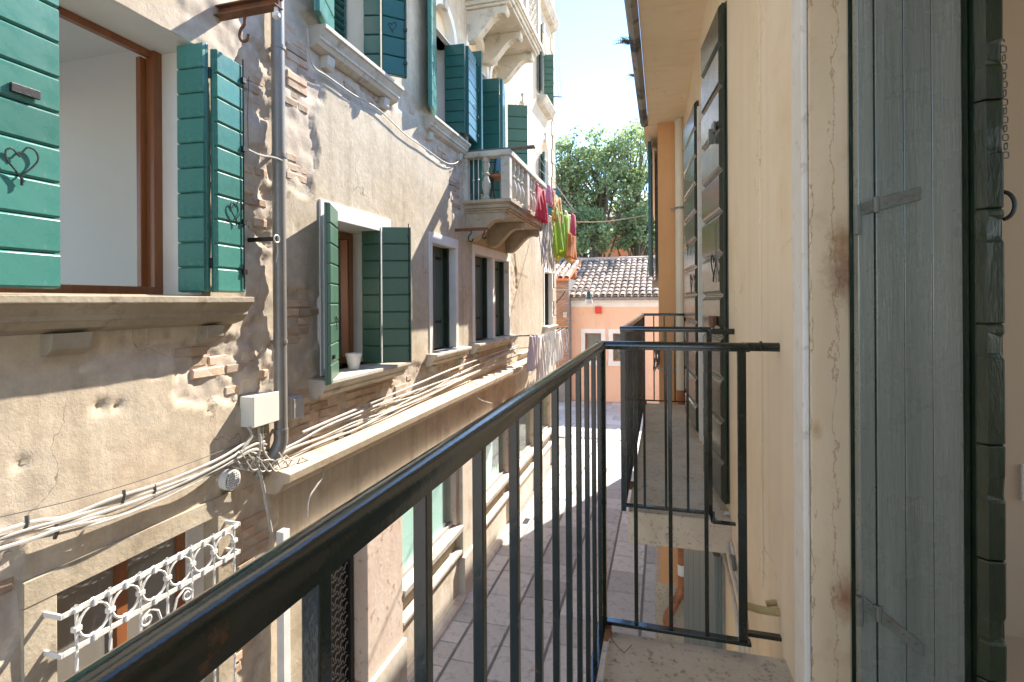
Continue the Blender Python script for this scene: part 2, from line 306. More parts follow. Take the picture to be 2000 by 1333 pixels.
# ------------------------------------------------------------------ ground and paving
g = MB(); g.add([(-300, -300, -.03), (300, -300, -.03), (300, 300, -.03), (-300, 300, -.03)], [(0, 1, 2, 3)])
tag(g.build('ground', M['earth']), 'pale ground under the whole quarter', None, kind='structure')
pv = MB(); pv.box(-2.75, .42, -4, 15.2, -.02, 0.0); pv.box(-12, 9, 15.2, 21.6, -.02, 0.0)
pave = tag(pv.build('pavement', M['paving_bed']), 'stone paving of the narrow street', None, kind='structure')
def slabmesh(w, l, h=.03, c=.006):
    m = MB(); x, y = w / 2, l / 2
    for z, i in ((-h, 0), (0 - c, 0), (0, c)): pass
    A = [(-x, -y, -h), (x, -y, -h), (x, y, -h), (-x, y, -h)]; B = [(-x, -y, -c), (x, -y, -c), (x, y, -c), (-x, y, -c)]
    x -= c; y -= c; D = [(-x, -y, 0), (x, -y, 0), (x, y, 0), (-x, y, 0)]
    fs = [(3, 2, 1, 0), (8, 9, 10, 11)]
    for a in (0, 4): fs += [(a + i, a + (i + 1) % 4, a + 4 + (i + 1) % 4, a + 4 + i) for i in range(4)]
    return m.add(A + B + D, fs).mesh('paving_stone', recalc=False)
rows = [(-2.55, .27), (-2.26, .45), (-1.79, .50), (-1.27, .50), (-.75, .46), (-.27, .30), (.05, .26)]
cache = {}; nst = 0
for x0, w in rows:
    y = 3.4 + random.uniform(-.5, .2)
    while y < 15.1:
        l = random.choice((.48, .56, .64, .72)) if w > .32 else random.choice((.40, .48, .56))
        if x0 > -.4 and y > 6.2 and x0 > -.1: break
        key = (w, l)
        if key not in cache: cache[key] = slabmesh(w - .012, l - .012); cache[key].materials.append(M['paving'])
        o = link('paving_stone', cache[key], pave, loc=(x0 + w / 2, y + l / 2, .014 + random.uniform(-.003, .003)))
        o.rotation_euler = (random.uniform(-.004, .004), random.uniform(-.004, .004), random.uniform(-.004, .004)); nst += 1
        y += l
y = 15.26
while y < 20.8:
    x = -6.2 + random.uniform(0, .5)
    while x < 1.2 and nst < 298:
        l = random.choice((.7, .85, 1.0)); key = (l, .62)
        if key not in cache: cache[key] = slabmesh(l - .014, .62 - .014); cache[key].materials.append(M['paving'])
        link('paving_stone', cache[key], pave, loc=(x + l / 2, y + .31, .014 + random.uniform(-.003, .003))); nst += 1; x += l
    y += .62
# ------------------------------------------------------------------ value noise for relief
def vnoise(y, z, sc, seed):
    r = np.random.default_rng(seed); T = r.random((256, 256))
    a, b = y * sc + 50, z * sc + 50; i, j = np.floor(a).astype(int), np.floor(b).astype(int); f, h = a - i, b - j
    f = f * f * (3 - 2 * f); h = h * h * (3 - 2 * h); i %= 255; j %= 255
    return (T[i, j] * (1 - f) + T[i + 1, j] * f) * (1 - h) + (T[i, j + 1] * (1 - f) + T[i + 1, j + 1] * f) * h
def fbm(y, z, sc, seed, o=4):
    s = 0; a = 1; t = 0
    for k in range(o): s = s + a * vnoise(y, z, sc * 2 ** k, seed + k); t += a; a *= .55
    return s / t
def blob(X, u, v, ru, rv):
    c = onX(u, v, X); return (c.y, c.z, abs(onX(u + ru, v, X).y - onX(u - ru, v, X).y) / 2, abs(onX(u, v + rv, X).z - onX(u, v - rv, X).z) / 2)
def bareness(Y, Z, blobs, seed):
    val = np.full(np.shape(Y), -9.0)
    for cy, cz, ry, rz in blobs: val = np.maximum(val, 1 - np.sqrt(((Y - cy) / ry) ** 2 + ((Z - cz) / rz) ** 2))
    val = np.clip(val, -1.2, .8) + (fbm(Y, Z, 4.5, seed, 5) - .5) * 1.15
    t = np.clip(val / .10, 0, 1); return t * t * (3 - 2 * t)
def relief_wall(name, X, y0, y1, z0, z1, res, holes, blobs, m, parent, seed, arches=(), rough=(), pits=()):
    ys = np.arange(y0, y1 + 1e-6, res); zs = np.arange(z0, z1 + 1e-6, res)
    def ins(a, es):
        for e in es:
            k = np.argmin(abs(a - e)); a[k] = e
        return np.unique(a)
    ys[-1] = y1; zs[-1] = z1
    ys = ins(ys, [e for h in holes for e in h[:2]]); zs = ins(zs, [e for h in holes for e in h[2:4]])
    Y, Z = np.meshgrid(ys, zs, indexing='ij')
    B = bareness(Y, Z, blobs, seed)
    R = bareness(Y, Z, rough, seed + 31) if len(rough) else np.zeros_like(B)
    Xd = X + (fbm(Y, Z, 1.3, seed + 9, 3) - .5) * .014 - .020 * B + (fbm(Y, Z, 11, seed + 17, 3) - .5) * (.005 + .022 * B + .03 * R)
    for u, v, r_ in pits: p = onX(u, v, X); Xd -= .022 * np.exp(-((Y - p.y) ** 2 + (Z - p.z) ** 2) / (r_ * r_))
    ny, nz = len(ys), len(zs)
    co = np.stack([Xd, Y, Z], -1).reshape(-1, 3)
    yc = (ys[:-1] + ys[1:]) / 2; zc = (zs[:-1] + zs[1:]) / 2; YC, ZC = np.meshgrid(yc, zc, indexing='ij')
    keep = np.ones_like(YC, bool)
    for h in holes: keep &= ~((YC > h[0]) & (YC < h[1]) & (ZC > h[2]) & (ZC < h[3]))
    for cy, cz, r in arches: keep &= ~(((YC - cy) ** 2 + (ZC - cz) ** 2 < r * r) & (ZC >= cz - res))
    I, J = np.nonzero(keep)
    F = np.stack([I * nz + J, (I + 1) * nz + J, (I + 1) * nz + J + 1, I * nz + J + 1], -1)
    me = bpy.data.meshes.new(name); me.vertices.add(len(co)); me.vertices.foreach_set('co', co.ravel())
    me.loops.add(F.size); me.loops.foreach_set('vertex_index', F.ravel()); me.polygons.add(len(F)); me.polygons.foreach_set('loop_start', np.arange(0, F.size, 4)); me.polygons.foreach_set('loop_total', np.full(len(F), 4))
    me.polygons.foreach_set('use_smooth', np.ones(len(F), bool)); me.update(calc_edges=True)
    at = me.attributes.new('bare', 'FLOAT', 'POINT'); at.data.foreach_set('value', np.maximum(B, R * .75).ravel())
    me.materials.append(m); return link(name, me, parent)
def brickmesh(w=.232, h=.054, d=.035, seed=0):
    r = random.Random(seed); m = MB(); j = lambda a: r.uniform(-a, a); c = .006
    P = []
    for x, k in ((-d, 0), (-.006, 0), (0, c)):
        for y, z in ((-w / 2, -h / 2), (w / 2, -h / 2), (w / 2, h / 2), (-w / 2, h / 2)):
            P.append((x + j(.003), y - math.copysign(k, y) + j(.004), z - math.copysign(k, z) + j(.003)))
    fs = [(3, 2, 1, 0), (8, 9, 10, 11)]
    for a in (0, 4): fs += [(a + i, a + (i + 1) % 4, a + 4 + (i + 1) % 4, a + 4 + i) for i in range(4)]
    m.add(P, fs); me = m.mesh('brick'); me.materials.append(M['brick']); return me
BR = [brickmesh(seed=i) for i in range(5)] + [brickmesh(w=.11, seed=20 + i) for i in range(3)]
def lay_bricks(wall, X, blobs, seed, holes, ymax, limit, skip):
    r = random.Random(seed); n = 0; cand = []
    zz = np.arange(.3, 9, .067)
    for k, z in enumerate(zz):
        y = 1.3 + (.125 if k % 2 else 0)
        while y < ymax:
            short = r.random() < .2; w = .122 if short else .245; yc = y + w / 2; y += w
            if any(h[0] - .05 < yc < h[1] + .05 and h[2] - .03 < z < h[3] + .03 for h in holes): continue
            q = w * .42; a = bareness(np.array([yc - q, yc, yc + q, yc - q, yc + q]), np.array([z, z, z, z - .03, z + .03]), blobs, seed_of[X])
            if a.min() > .9 and r.random() > skip: cand.append((yc, z, short))
    r.shuffle(cand)
    for yc, z, short in cand[:limit]:
        o = link('brick', BR[r.randrange(5, 8) if short else r.randrange(5)], wall, loc=(X - .009 + r.uniform(-.008, .005), yc, z)); o.rotation_euler = (r.uniform(-.02, .02), 0, r.uniform(-.03, .03)); n += 1
    return n
seed_of = {}
# ------------------------------------------------------------------ joinery
def leaf(parent, p0, p1, z0, z1, n, m, side=1, th=.045, vertical=False, rod=False, medge=None, c=.007):
    """one shutter leaf from plan point p0 to p1; boards on the face to the `side` of p0->p1, each board an object"""
    p0, p1 = Vector((p0[0], p0[1], 0)), Vector((p1[0], p1[1], 0)); d = p1 - p0; L = d.length; e = d / L; nr = Vector((-e.y, e.x, 0)) * side
    core = MB(); core.obox(p0 + Vector((0, 0, z0)), d, nr * (th * .45), (0, 0, z1 - z0))
    s = core.build('shutter', medge or m, parent, bevel=.003)
    a, b = th * .45 + .0008, th
    if not vertical:
        h = (z1 - z0) / n; me = None
        for i in range(n):
            if me is None:
                k = MB(); o = p0 + e * .002
                prof = [(a, .0025), (b - c, .0025), (b - c * .3, .004 + c * .5), (b, .004 + c), (b, h - .004 - c), (b - c * .3, h - .004 - c * .5), (b - c, h - .0025), (a, h - .0025)]
                k.prism([o + nr * q + Vector((0, 0, z)) for q, z in prof], e * (L - .004)); me = k.mesh('plank'); me.materials.append(m)
            link('plank', me, s, loc=(0, 0, z0 + h * i))
    else:
        w = L / n; me = None
        for i in range(n):
            if me is None:
                k = MB(); prof = [(.002, a), (.002, b - c), (c * .8, b), (w - c * .8, b), (w - .002, b - c), (w - .002, a)]
                k.prism([p0 + e * q + nr * t + Vector((0, 0, z0)) for q, t in prof], (0, 0, z1 - z0)); me = k.mesh('plank'); me.materials.append(m)
            link('plank', me, s, loc=tuple(e * (w * i)))
    if rod:
        k = MB(); q = p1 - e * .02 + nr * (th + .008); k.tube([q + Vector((0, 0, z0 + .02)), q + Vector((0, 0, z1 + .03))], .005, 6)
        for t in (.08, .3, .62, .92): k.obox(q - e * .012 - nr * .012 + Vector((0, 0, z0 + (z1 - z0) * t)), e * .03, nr * .022, (0, 0, .03))
        k.build('locking_rod', M['iron_plain'], s, smooth=True)
    s['_e'] = tuple(e); s['_n'] = tuple(nr); s['_o'] = tuple(p0 + nr * (th + .001)); return s
def onface(l, u, v):
    n_, o, d = Vector(l['_n']), Vector(l['_o']), ray(u, v); p = d * (n_.dot(o) / n_.dot(d)); return Vector((p.x, p.y, p.z + CAMZ))
def heart_hook(s, c, size, m=None, name='shutter_hook'):
    """wrought hook drawn as an open heart on the leaf's face; c is a point on the face"""
    e, nr = Vector(s['_e']), Vector(s['_n']); up = Vector((0, 0, 1)); c = Vector(c) + nr * .012
    P = [(-.15, .28), (-.32, .42), (-.5, .3), (-.48, .0), (-.2, -.35), (0, -.62), (.08, -.68), (.0, -.5), (.35, -.1), (.55, .25), (.45, .55), (.2, .6), (.02, .38), (-.12, .3), (-.05, .18)]
    pts = [c + e * (x * size) + up * (y * size) for x, y in P]
    k = MB(); k.tube(smoothpath(pts, 4), size * .035, 6); k.tube([c + up * (-.6 * size), c + up * (-.85 * size)], size * .045, 6)
    return k.build(name, m or M['iron_plain'], s, smooth=True)
def strap(s, p, w, m=None):
    e, nr = Vector(s['_e']), Vector(s['_n']); p = Vector(p); k = MB()
    k.obox(p, e * w, nr * .006, (0, 0, .03)); k.obox(p + e * w * .3 + nr * .006, e * .02, nr * .012, (0, 0, .03)); k.obox(p + e * w * .8 + nr * .006, e * .02, nr * .012, (0, 0, .03))
    return k.build('bolt', m or M['iron_plain'], s, bevel=.002)
def sill(parent, X, y0, y1, zt, out=.15, back=.2, m=None, corbels=(), h=.15):
    k = MB(); q = h / .15
    prof = [(X - back, zt - .012), (X - .01, zt), (X + out, zt - .006), (X + out, zt - .034 * q), (X + out - .016, zt - .042 * q), (X + out - .042, zt - .074 * q), (X + out - .048, zt - .082 * q), (X + out - .048, zt - .10 * q), (X + out - .062, zt - .105 * q), (X + out - .08, zt - .13 * q), (X + .01, zt - .15 * q), (X - back, zt - .15 * q)]
    k.exY(prof, y0, y1); s = k.build('sill', m or M['istria_warm'], parent, bevel=.004)
    for yc, w in corbels:
        c = MB(); c.exY([(X - .03, zt - .149 * q), (X + out - .085, zt - .149 * q), (X + out - .095, zt - .21 * q), (X + .03, zt - .235 * q), (X - .03, zt - .235 * q)], yc - w / 2, yc + w / 2)
        c.build('corbel', m or M['istria_warm'], s, bevel=.005)
    return s
def reveal(parent, X, y0, y1, z0, z1, dep, bw, proud, m, lintel=None, bottom=False):
    """plastered or stone surround lining the opening, with a border of width bw round it"""
    k = MB(); lw = lintel or bw; xo = X + proud
    k.box(X - dep, xo, y0 - bw, y0, z0, z1); k.box(X - dep, xo, y1, y1 + bw, z0, z1); k.box(X - dep, xo + (.003 if proud > 0 else 0), y0 - bw, y1 + bw, z1, z1 + lw)
    if bottom: k.box(X - dep, xo, y0 - bw, y1 + bw, z0 - .04, z0)
    return k.build('window_surround', m, parent, bevel=.004)
def casement(parent, X, y0, y1, z0, z1, m, fw=.05, th=.05, glass='glass', mull=True, mid=None):
    k = MB(); k.box(X - th, X, y0, y0 + fw, z0, z1); k.box(X - th, X, y1 - fw, y1, z0, z1); k.box(X - th, X, y0 + fw, y1 - fw, z0, z0 + fw); k.box(X - th, X, y0 + fw, y1 - fw, z1 - fw, z1)
    if mull: ym = (y0 + y1) / 2; k.box(X - th, X, ym - fw * .6, ym + fw * .6, z0 + fw, z1 - fw)
    w = k.build('window', m, parent, bevel=.004)
    if glass:
        p = MB(); p.box(X - th * .6, X - th * .5, y0 + fw, y1 - fw, z0 + fw, z1 - fw); p.build('pane', M[glass], w)
    return w
def arch_ring(X0, X1, cy, cz, r0, r1, n=20, a0=0, a1=math.pi):
    k = MB(); vs = []
    for i in range(n + 1):
        q = a0 + (a1 - a0) * i / n; c, s_ = math.cos(q), math.sin(q)
        vs += [(X0, cy + r0 * c, cz + r0 * s_), (X1, cy + r0 * c, cz + r0 * s_), (X1, cy + r1 * c, cz + r1 * s_), (X0, cy + r1 * c, cz + r1 * s_)]
    fs = []
    for i in range(n):
        b = i * 4; fs += [(b + j, b + (j + 1) % 4, b + 4 + (j + 1) % 4, b + 4 + j) for j in range(4)]
    fs += [(0, 1, 2, 3), (n * 4 + 3, n * 4 + 2, n * 4 + 1, n * 4)]
    return k.add(vs, fs)

# ================================================================== near house on the left (beyond the frame's left edge to the drainpipe)
XA, XB = -2.56, -2.60
hA = thing('townhouse', 'near tan house with flaking render left of the grey drainpipe', 'house', (XA, 1.0, 0))
W1 = (1.30, 2.47, 3.97, 5.40)
GW = (1.69, 2.56, 1.00, 2.66)
blA = [blob(XA, 425, 728, 90, 58), blob(XA, 395, 695, 70, 34), blob(XA, 485, 1040, 56, 170), blob(XA, 470, 1200, 60, 180), blob(XA, 10, 1180, 40, 110), blob(XA, 330, 690, 90, 22), blob(XA, 500, 740, 40, 90), blob(XA, 505, 400, 30, 110), blob(XA, 500, 160, 34, 80)]
rgA = [blob(XA, 500, 350, 44, 330), blob(XA, 300, 705, 150, 26), blob(XA, 480, 690, 60, 80), blob(XA, 430, 60, 90, 80), blob(XA, 10, 1100, 60, 80)]
seed_of[XA] = 11; seed_of[XB] = 47
wallA = relief_wall('wall', XA, -1.6, 3.10, 0.0, 7.4, .021, [W1, GW], blA, M['plasterA'], hA, 11, rough=rgA, pits=[(213, 634, .02), (242, 659, .016), (333, 650, .02), (195, 795, .028), (230, 793, .018), (410, 800, .016), (40, 906, .018), (120, 700, .014)])
nA = lay_bricks(wallA, XA, blA, 5, [W1, GW], 3.05, 290, .25)
k = MB(); k.box(-6.2, XA - .03, -1.6, -1.5, 0, 7.4); k.box(-6.2, XA - .04, 3.02, 3.10, 0, 7.4); k.box(-6.3, XA + .2, -1.7, 3.12, 7.4, 7.6)
k.build('house_body', M['plasterA'], hA)
k = MB(); x0, x1, y0, y1, z0, z1 = -5.6, XA - .345, -.6, 2.95, 3.1, 5.75
k.box(x0, x1, y0, y0 + .05, z0, z1); k.box(x0, x1, y1, y1 + .05, z0, z1); k.box(x0 - .05, x0, y0, y0 + .35, z0, z1); k.box(x0 - .05, x0, y1 - .35, y1, z0, z1); k.box(x0 - .05, x0, y0 + .35, y1 - .35, z0, z0 + .5); k.box(x0 - .05, x0, y0 + .35, y1 - .35, z1 - .25, z1); k.box(x0, x1, y0, y1, z1, z1 + .05); k.box(x0, x1, y0, y1, z0 - .05, z0)  # opening in the unseen back wall is added to let skylight in
k.box(x1, x1 + .03, y0, W1[0] - .02, z0, z1); k.box(x1, x1 + .03, W1[1] + .02, y1, z0, z1); k.box(x1, x1 + .03, W1[0] - .02, W1[1] + .02, z0, W1[2] - .02); k.box(x1, x1 + .03, W1[0] - .02, W1[1] + .02, W1[3] + .02, z1)
k.build('room', M['room'], hA)
reveal(hA, XA, W1[0], W1[1], W1[2], W1[3], .33, .03, -.006, M['white_rev'])
k = MB(); X = XA - .285; k.box(X - .06, X, W1[0], W1[0] + .05, 3.97, 5.40); k.box(X - .06, X, W1[1] - .055, W1[1] - .001, 3.97, 5.399); k.box(X - .06, X, W1[0], W1[1] - .05, 3.971, 4.02); k.box(X - .06, X - .02, W1[0], W1[1] - .05, 5.36, 5.398)
k.box(X - .10, X - .065, W1[1] - .085, W1[1] - .04, 4.02, 5.36)
w1 = k.build('window_frame', M['wood'], hA, bevel=.004)
sill(hA, XA, 1.36, 2.70, 3.965, out=.16, m=M['sill_brown'], corbels=[(1.72, .17), (2.50, .12)], h=.17)
# left leaf folded back flat along the wall; right leaf in two panels
zt, zb = 5.40, 3.985
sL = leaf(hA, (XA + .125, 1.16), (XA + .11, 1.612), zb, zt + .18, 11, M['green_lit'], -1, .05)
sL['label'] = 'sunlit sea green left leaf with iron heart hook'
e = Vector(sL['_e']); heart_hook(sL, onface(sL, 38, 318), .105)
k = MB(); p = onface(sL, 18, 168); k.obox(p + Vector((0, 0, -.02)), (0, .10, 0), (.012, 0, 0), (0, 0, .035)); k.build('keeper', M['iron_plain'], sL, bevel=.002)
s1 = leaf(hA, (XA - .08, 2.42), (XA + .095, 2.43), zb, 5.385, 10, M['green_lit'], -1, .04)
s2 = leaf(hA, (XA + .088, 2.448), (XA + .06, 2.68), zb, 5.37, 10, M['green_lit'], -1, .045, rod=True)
heart_hook(s2, onface(s2, 458, 412), .10)
k = MB(); [k.tube([(XA + .092, 2.440, z), (XA + .092, 2.440, z + .06)], .009, 6) for z in (4.12, 5.2)]; k.build('hinge', M['iron_plain'], s2, smooth=True)
# barred ground-floor window of the near house
reveal(hA, XA, GW[0], GW[1], GW[2], GW[3], .16, .13, .012, M['istria_warm'], lintel=.11)
k = MB(); k.box(XA - .16, XA - .15, GW[0], GW[1], GW[2], GW[3]); bk = k.build('window_backing', M['room'], hA)
casement(hA, XA - .10, GW[0], GW[1] - .12, GW[2], GW[3], M['wood'], .05, .04, glass='curtain_glass')
k = MB(); k.box(XA - .13, XA - .09, GW[1] - .12, GW[1], GW[2], GW[3]); k.build('inner_shutter', M['white_paint'], hA, bevel=.004)

# ------------------------------------------------------------------ iron grille in front of it
gr = thing('window_grille', 'white wrought iron window grille with a row of rings', 'grille', (XA + .1, 2.2, 1.0))
XG = XA + .11; ya, yb = 1.70, 2.58; zr1, zr2 = 2.60, 2.435
k = MB(); k.box(XG - .006, XG + .006, ya - .0, yb, zr1 - .012, zr1 + .012); [k.box(XA - .02, XG + .005, y_ - .006, y_ + .006, zr1 - .011, zr1 + .011) for y_ in (ya - .06, yb + .04)]; k.box(XG - .005, XG + .005, ya - .06, ya, zr1 - .011, zr1 + .011); k.box(XG - .005, XG + .005, yb, yb + .04, zr1 - .011, zr1 + .011)
k.build('rail', M['white_iron'], gr, bevel=.002)
k = MB(); k.box(XG - .006, XG + .006, ya, yb, zr2 - .012, zr2 + .012); [k.box(XA - .02, XG + .005, y_ - .006, y_ + .006, zr2 - .011, zr2 + .011) for y_ in (ya - .06, yb + .04)]; k.box(XG - .005, XG + .005, ya - .06, ya, zr2 - .011, zr2 + .011); k.box(XG - .005, XG + .005, yb, yb + .04, zr2 - .011, zr2 + .011)
k.build('rail', M['white_iron'], gr, bevel=.002)
k = MB(); k.box(XG - .006, XG + .006, ya, yb, 1.2, 1.224); k.build('rail', M['white_iron'], gr, bevel=.002)
nb = 7; sp = (yb - ya) / (nb - 1)
for i in range(nb):
    y = ya + sp * i; k = MB(); n = 46; vs = []; fs = []
    for j in range(n + 1):
        q = j * .9; z = .75 + (zr1 + .02 - .75) * j / n; h = .008
        for t in range(4): a = q + t * math.pi / 2; vs.append((XG - .0 + h * math.cos(a), y + h * math.sin(a), z))
    for j in range(n):
        for t in range(4): fs.append((j * 4 + t, j * 4 + (t + 1) % 4, j * 4 + 4 + (t + 1) % 4, j * 4 + 4 + t))
    k.add(vs, fs); bar = k.build('bar', M['white_iron'], gr)
    for z in (zr1, (zr1 + zr2) / 2):
        c = MB(); c.box(XG - .014, XG + .014, y - .016, y + .016, z - .012, z + .012); c.build('collar', M['white_iron'], bar, bevel=.003)
    if i < nb - 1:
        k = MB(); yc, zc, rr = y + sp / 2, (zr1 + zr2) / 2, .066
        k.tube([(XG, yc + rr * math.cos(a * math.pi / 10), zc + rr * 1.02 * math.sin(a * math.pi / 10)) for a in range(20)], .0065, 6, closed=True); rg = k.build('ring', M['white_iron'], gr, smooth=True)
        for z in (zr1 - .005, zr2 + .005):
            c = MB(); c.box(XG - .012, XG + .012, yc - .009, yc + .009, z - .018, z + .018); c.build('clip', M['white_iron'], rg, bevel=.003)
def scroll(cy, cz, h, s_):
    P = [];
    for j in range(15): t = j / 14; a = -math.pi * 1.9 * (1 - t); r = .012 + .02 * t; P.append((XG, cy + s_ * (.045 + r * math.cos(a)) - s_ * .0, cz + h * .36 + r * math.sin(a)))
    P += [(XG, cy + s_ * .06, cz + h * .44), (XG, cy + s_ * .03, cz + h * .5), (XG, cy - s_ * .015, cz + h * .40), (XG, cy - s_ * .05, cz), (XG, cy - s_ * .015, cz - h * .40), (XG, cy + s_ * .03, cz - h * .5), (XG, cy + s_ * .06, cz - h * .44)]
    for j in range(15): t = 1 - j / 14; a = math.pi * 1.9 * (1 - t); r = .012 + .02 * t; P.append((XG, cy + s_ * (.045 + r * math.cos(a)), cz - h * .36 + r * math.sin(a)))
    k = MB(); k.tube(P, .006, 6); k.build('scroll', M['white_iron'], gr, smooth=True)
ym = ya + sp * 3
for cz in (2.27, 1.90, 1.55):
    scroll(ym - .07, cz, .28, -1); scroll(ym + .07, cz, .28, 1)
# ================================================================== long beige house on the left (drainpipe to the corner)
hB = thing('townhouse', 'long beige house with green shutters, stone balconies and ground-floor shopfront', 'house', (XB, 8.0, 0))
YE = 13.15
W2 = (3.73, 4.63, 3.34, 4.60); W3 = (5.74, 6.46, 3.33, 4.62); W4 = (7.20, 8.02, 3.34, 4.62); W4b = (8.14, 8.94, 3.34, 4.62); W7 = (11.85, 12.70, 3.36, 4.60)
W5 = (3.78, 4.58, 6.06, 7.6); W6 = (5.80, 6.48, 6.06, 7.26)
D1 = (6.98, 7.82, 5.30, 7.42); D2 = (8.02, 8.80, 5.30, 7.42); D3 = (9.56, 10.34, 5.9, 7.40); D4 = (11.60, 12.40, 5.9, 7.25); T1 = (11.45, 12.25, 8.45, 9.70)
rect = [W2, W3, W4, W4b, W7, W5, W6, D1, D2, D3, D4, T1]
arch = [((h[0] + h[1]) / 2, h[3], (h[1] - h[0]) / 2) for h in (W6, D1, D2, D3, D4, T1)]
blB = [blob(XB, 575, 250, 46, 150), blob(XB, 580, 330, 36, 50), blob(XB, 585, 110, 60, 110), blob(XB, 700, 165, 80, 40), blob(XB, 660, 140, 40, 30), blob(XB, 790, 200, 40, 22), blob(XB, 860, 300, 60, 16),
       blob(XB, 590, 640, 56, 80), blob(XB, 620, 790, 90, 54), blob(XB, 730, 770, 80, 44), blob(XB, 572, 760, 44, 90), blob(XB, 800, 745, 70, 30), blob(XB, 905, 712, 60, 24), blob(XB, 893, 370, 14, 44), blob(XB, 600, 860, 90, 26), blob(XB, 1000, 520, 10, 60)]
wallB = relief_wall('wall', XB, 3.10, YE, 2.55, 12.2, .027, rect, blB, M['plasterB'], hB, 47, arches=arch)
nB = lay_bricks(wallB, XB, blB, 9, rect, 9.0, 290, .35)
k = MB(); k.box(-9, -4.2, 3.11, YE, 0, 12.2); k.box(-4.2, XB - .05, YE - .08, YE, 0, 12.2); k.box(-4.2, XB - .05, 3.11, 3.18, 0, 12.2); k.box(-4.2, XB - .34, 3.18, YE - .08, 5.0, 5.1); k.box(-9, XB + .35, 3.0, YE + .3, 12.2, 12.45); k.box(-4.2, -3.2, 3.2, YE - .1, 2.45, 2.55)
k.build('house_body', M['plasterB'], hB)
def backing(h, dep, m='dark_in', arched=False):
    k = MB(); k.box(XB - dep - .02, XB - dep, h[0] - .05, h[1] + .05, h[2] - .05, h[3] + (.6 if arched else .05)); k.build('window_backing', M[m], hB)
# --- middle-floor windows
for h in (W3, W7): reveal(hB, XB, *h, .26, .09, .012, M['white_rev'], lintel=.12)
k = MB()
for y0, y1 in ((W4[0] - .09, W4[0]), (W4[1], W4b[0]), (W4b[1], W4b[1] + .09)): k.box(XB - .26, XB + .012, y0, y1, 3.34, 4.62)
k.box(XB - .26, XB + .015, W4[0] - .09, W4b[1] + .09, 4.62, 4.75); k.build('window_surround', M['white_rev'], hB, bevel=.004)
reveal(hB, XB, *W2, .40, .115, .012, M['white_rev'], lintel=.14)
for h, mm in ((W3, 'green_old'), (W4, 'green_old'), (W4b, 'green_old'), (W7, 'green_old')):
    ym = (h[0] + h[1]) / 2; xr = XB - .19
    a = leaf(hB, (xr, h[0]), (xr, ym), h[2] + .01, h[3], 3, M[mm], -1, .04, vertical=True)
    b = leaf(hB, (xr, ym + .004), (xr + .005, h[1] - .04), h[2] + .01, h[3], 3, M[mm], -1, .04, vertical=True)
    for z in (3.66, 4.46): strap(b, (xr + .042, ym + .06, z), .16)
    k = MB(); k.box(xr + .0, xr + .11, h[1] - .045, h[1] - .006, h[2] + .01, h[3] - .004); q = k.build('shutter_edge', M['dark_edge'], hB, bevel=.003)
    backing(h, .27)
sill(hB, XB, 5.58, 6.72, 3.33, out=.13, m=M['istria'], corbels=[(5.72, .12), (6.60, .12)])
sill(hB, XB, 7.05, 9.14, 3.335, out=.13, m=M['istria'], corbels=[(7.2, .12), (8.98, .12)])
sill(hB, XB, 11.65, 12.88, 3.36, out=.13, m=M['istria'])
sill(hB, XB, 3.50, 4.86, 3.335, out=.16, m=M['istria'], h=.16)
backing(W2, .50, 'room')
w = casement(hB, XB - .34, W2[0], W2[1], W2[2], W2[3], M['wood'], .07, .05, mull=False)
w['label'] = 'varnished wooden casement frame'
k = MB(); k.obox((XB - .32, 4.40, 3.41), (.06, .03, 0), (.015, -.03, 0), (0, -.02, 1.10)); k.build('open_sash', M['wood'], w, bevel=.004)
l1 = leaf(hB, (XB - .005, 3.80), (XB + .15, 3.47), 3.30, 4.68, 9, M['green_mid'], 1, .045)
strap(l1, onface(l1, 652, 700), .06); heart_hook(l1, onface(l1, 655, 628), .08)
l2 = leaf(hB, (XB - .16, 4.515), (XB + .01, 4.545), 3.345, 4.64, 8, M['green_mid'], -1, .035)
l3 = leaf(hB, (XB + .025, 4.555), (XB + .27, 4.665), 3.345, 4.64, 8, M['green_mid'], -1, .04, rod=True)
strap(l3, onY(765, 672, 4.62), .09)
p = onY(762, 610, 4.62); k = MB(); k.tube(smoothpath([p + Vector((0, -.02, .06)), p + Vector((0, -.03, .02)), p + Vector((0, -.02, -.05)), p + Vector((0, -.03, -.08))], 4), .006, 6); k.build('pull_handle', M['iron_plain'], l3, smooth=True)
k = MB(); k.box(XB + .005, XB + .02, 4.535, 4.553, 3.35, 4.64); k.build('sunlit_edge', M['white_paint'], l3)  # white strip paints in the sun on the edge between the panels
k = MB(); k.tube([(XB + .02, W2[0] - .07, 3.40), (XB + .02, W2[0] - .07, 4.62)], .012, 8); k.tube(smoothpath([(XB + .02, W2[0] - .07, 3.40), (XB + .03, W2[0] - .02, 3.36), (XB + .06, W2[0] - .01, 3.3)], 4), .011, 8)
cdt = k.build('conduit', M['white_paint'], hB, smooth=True)
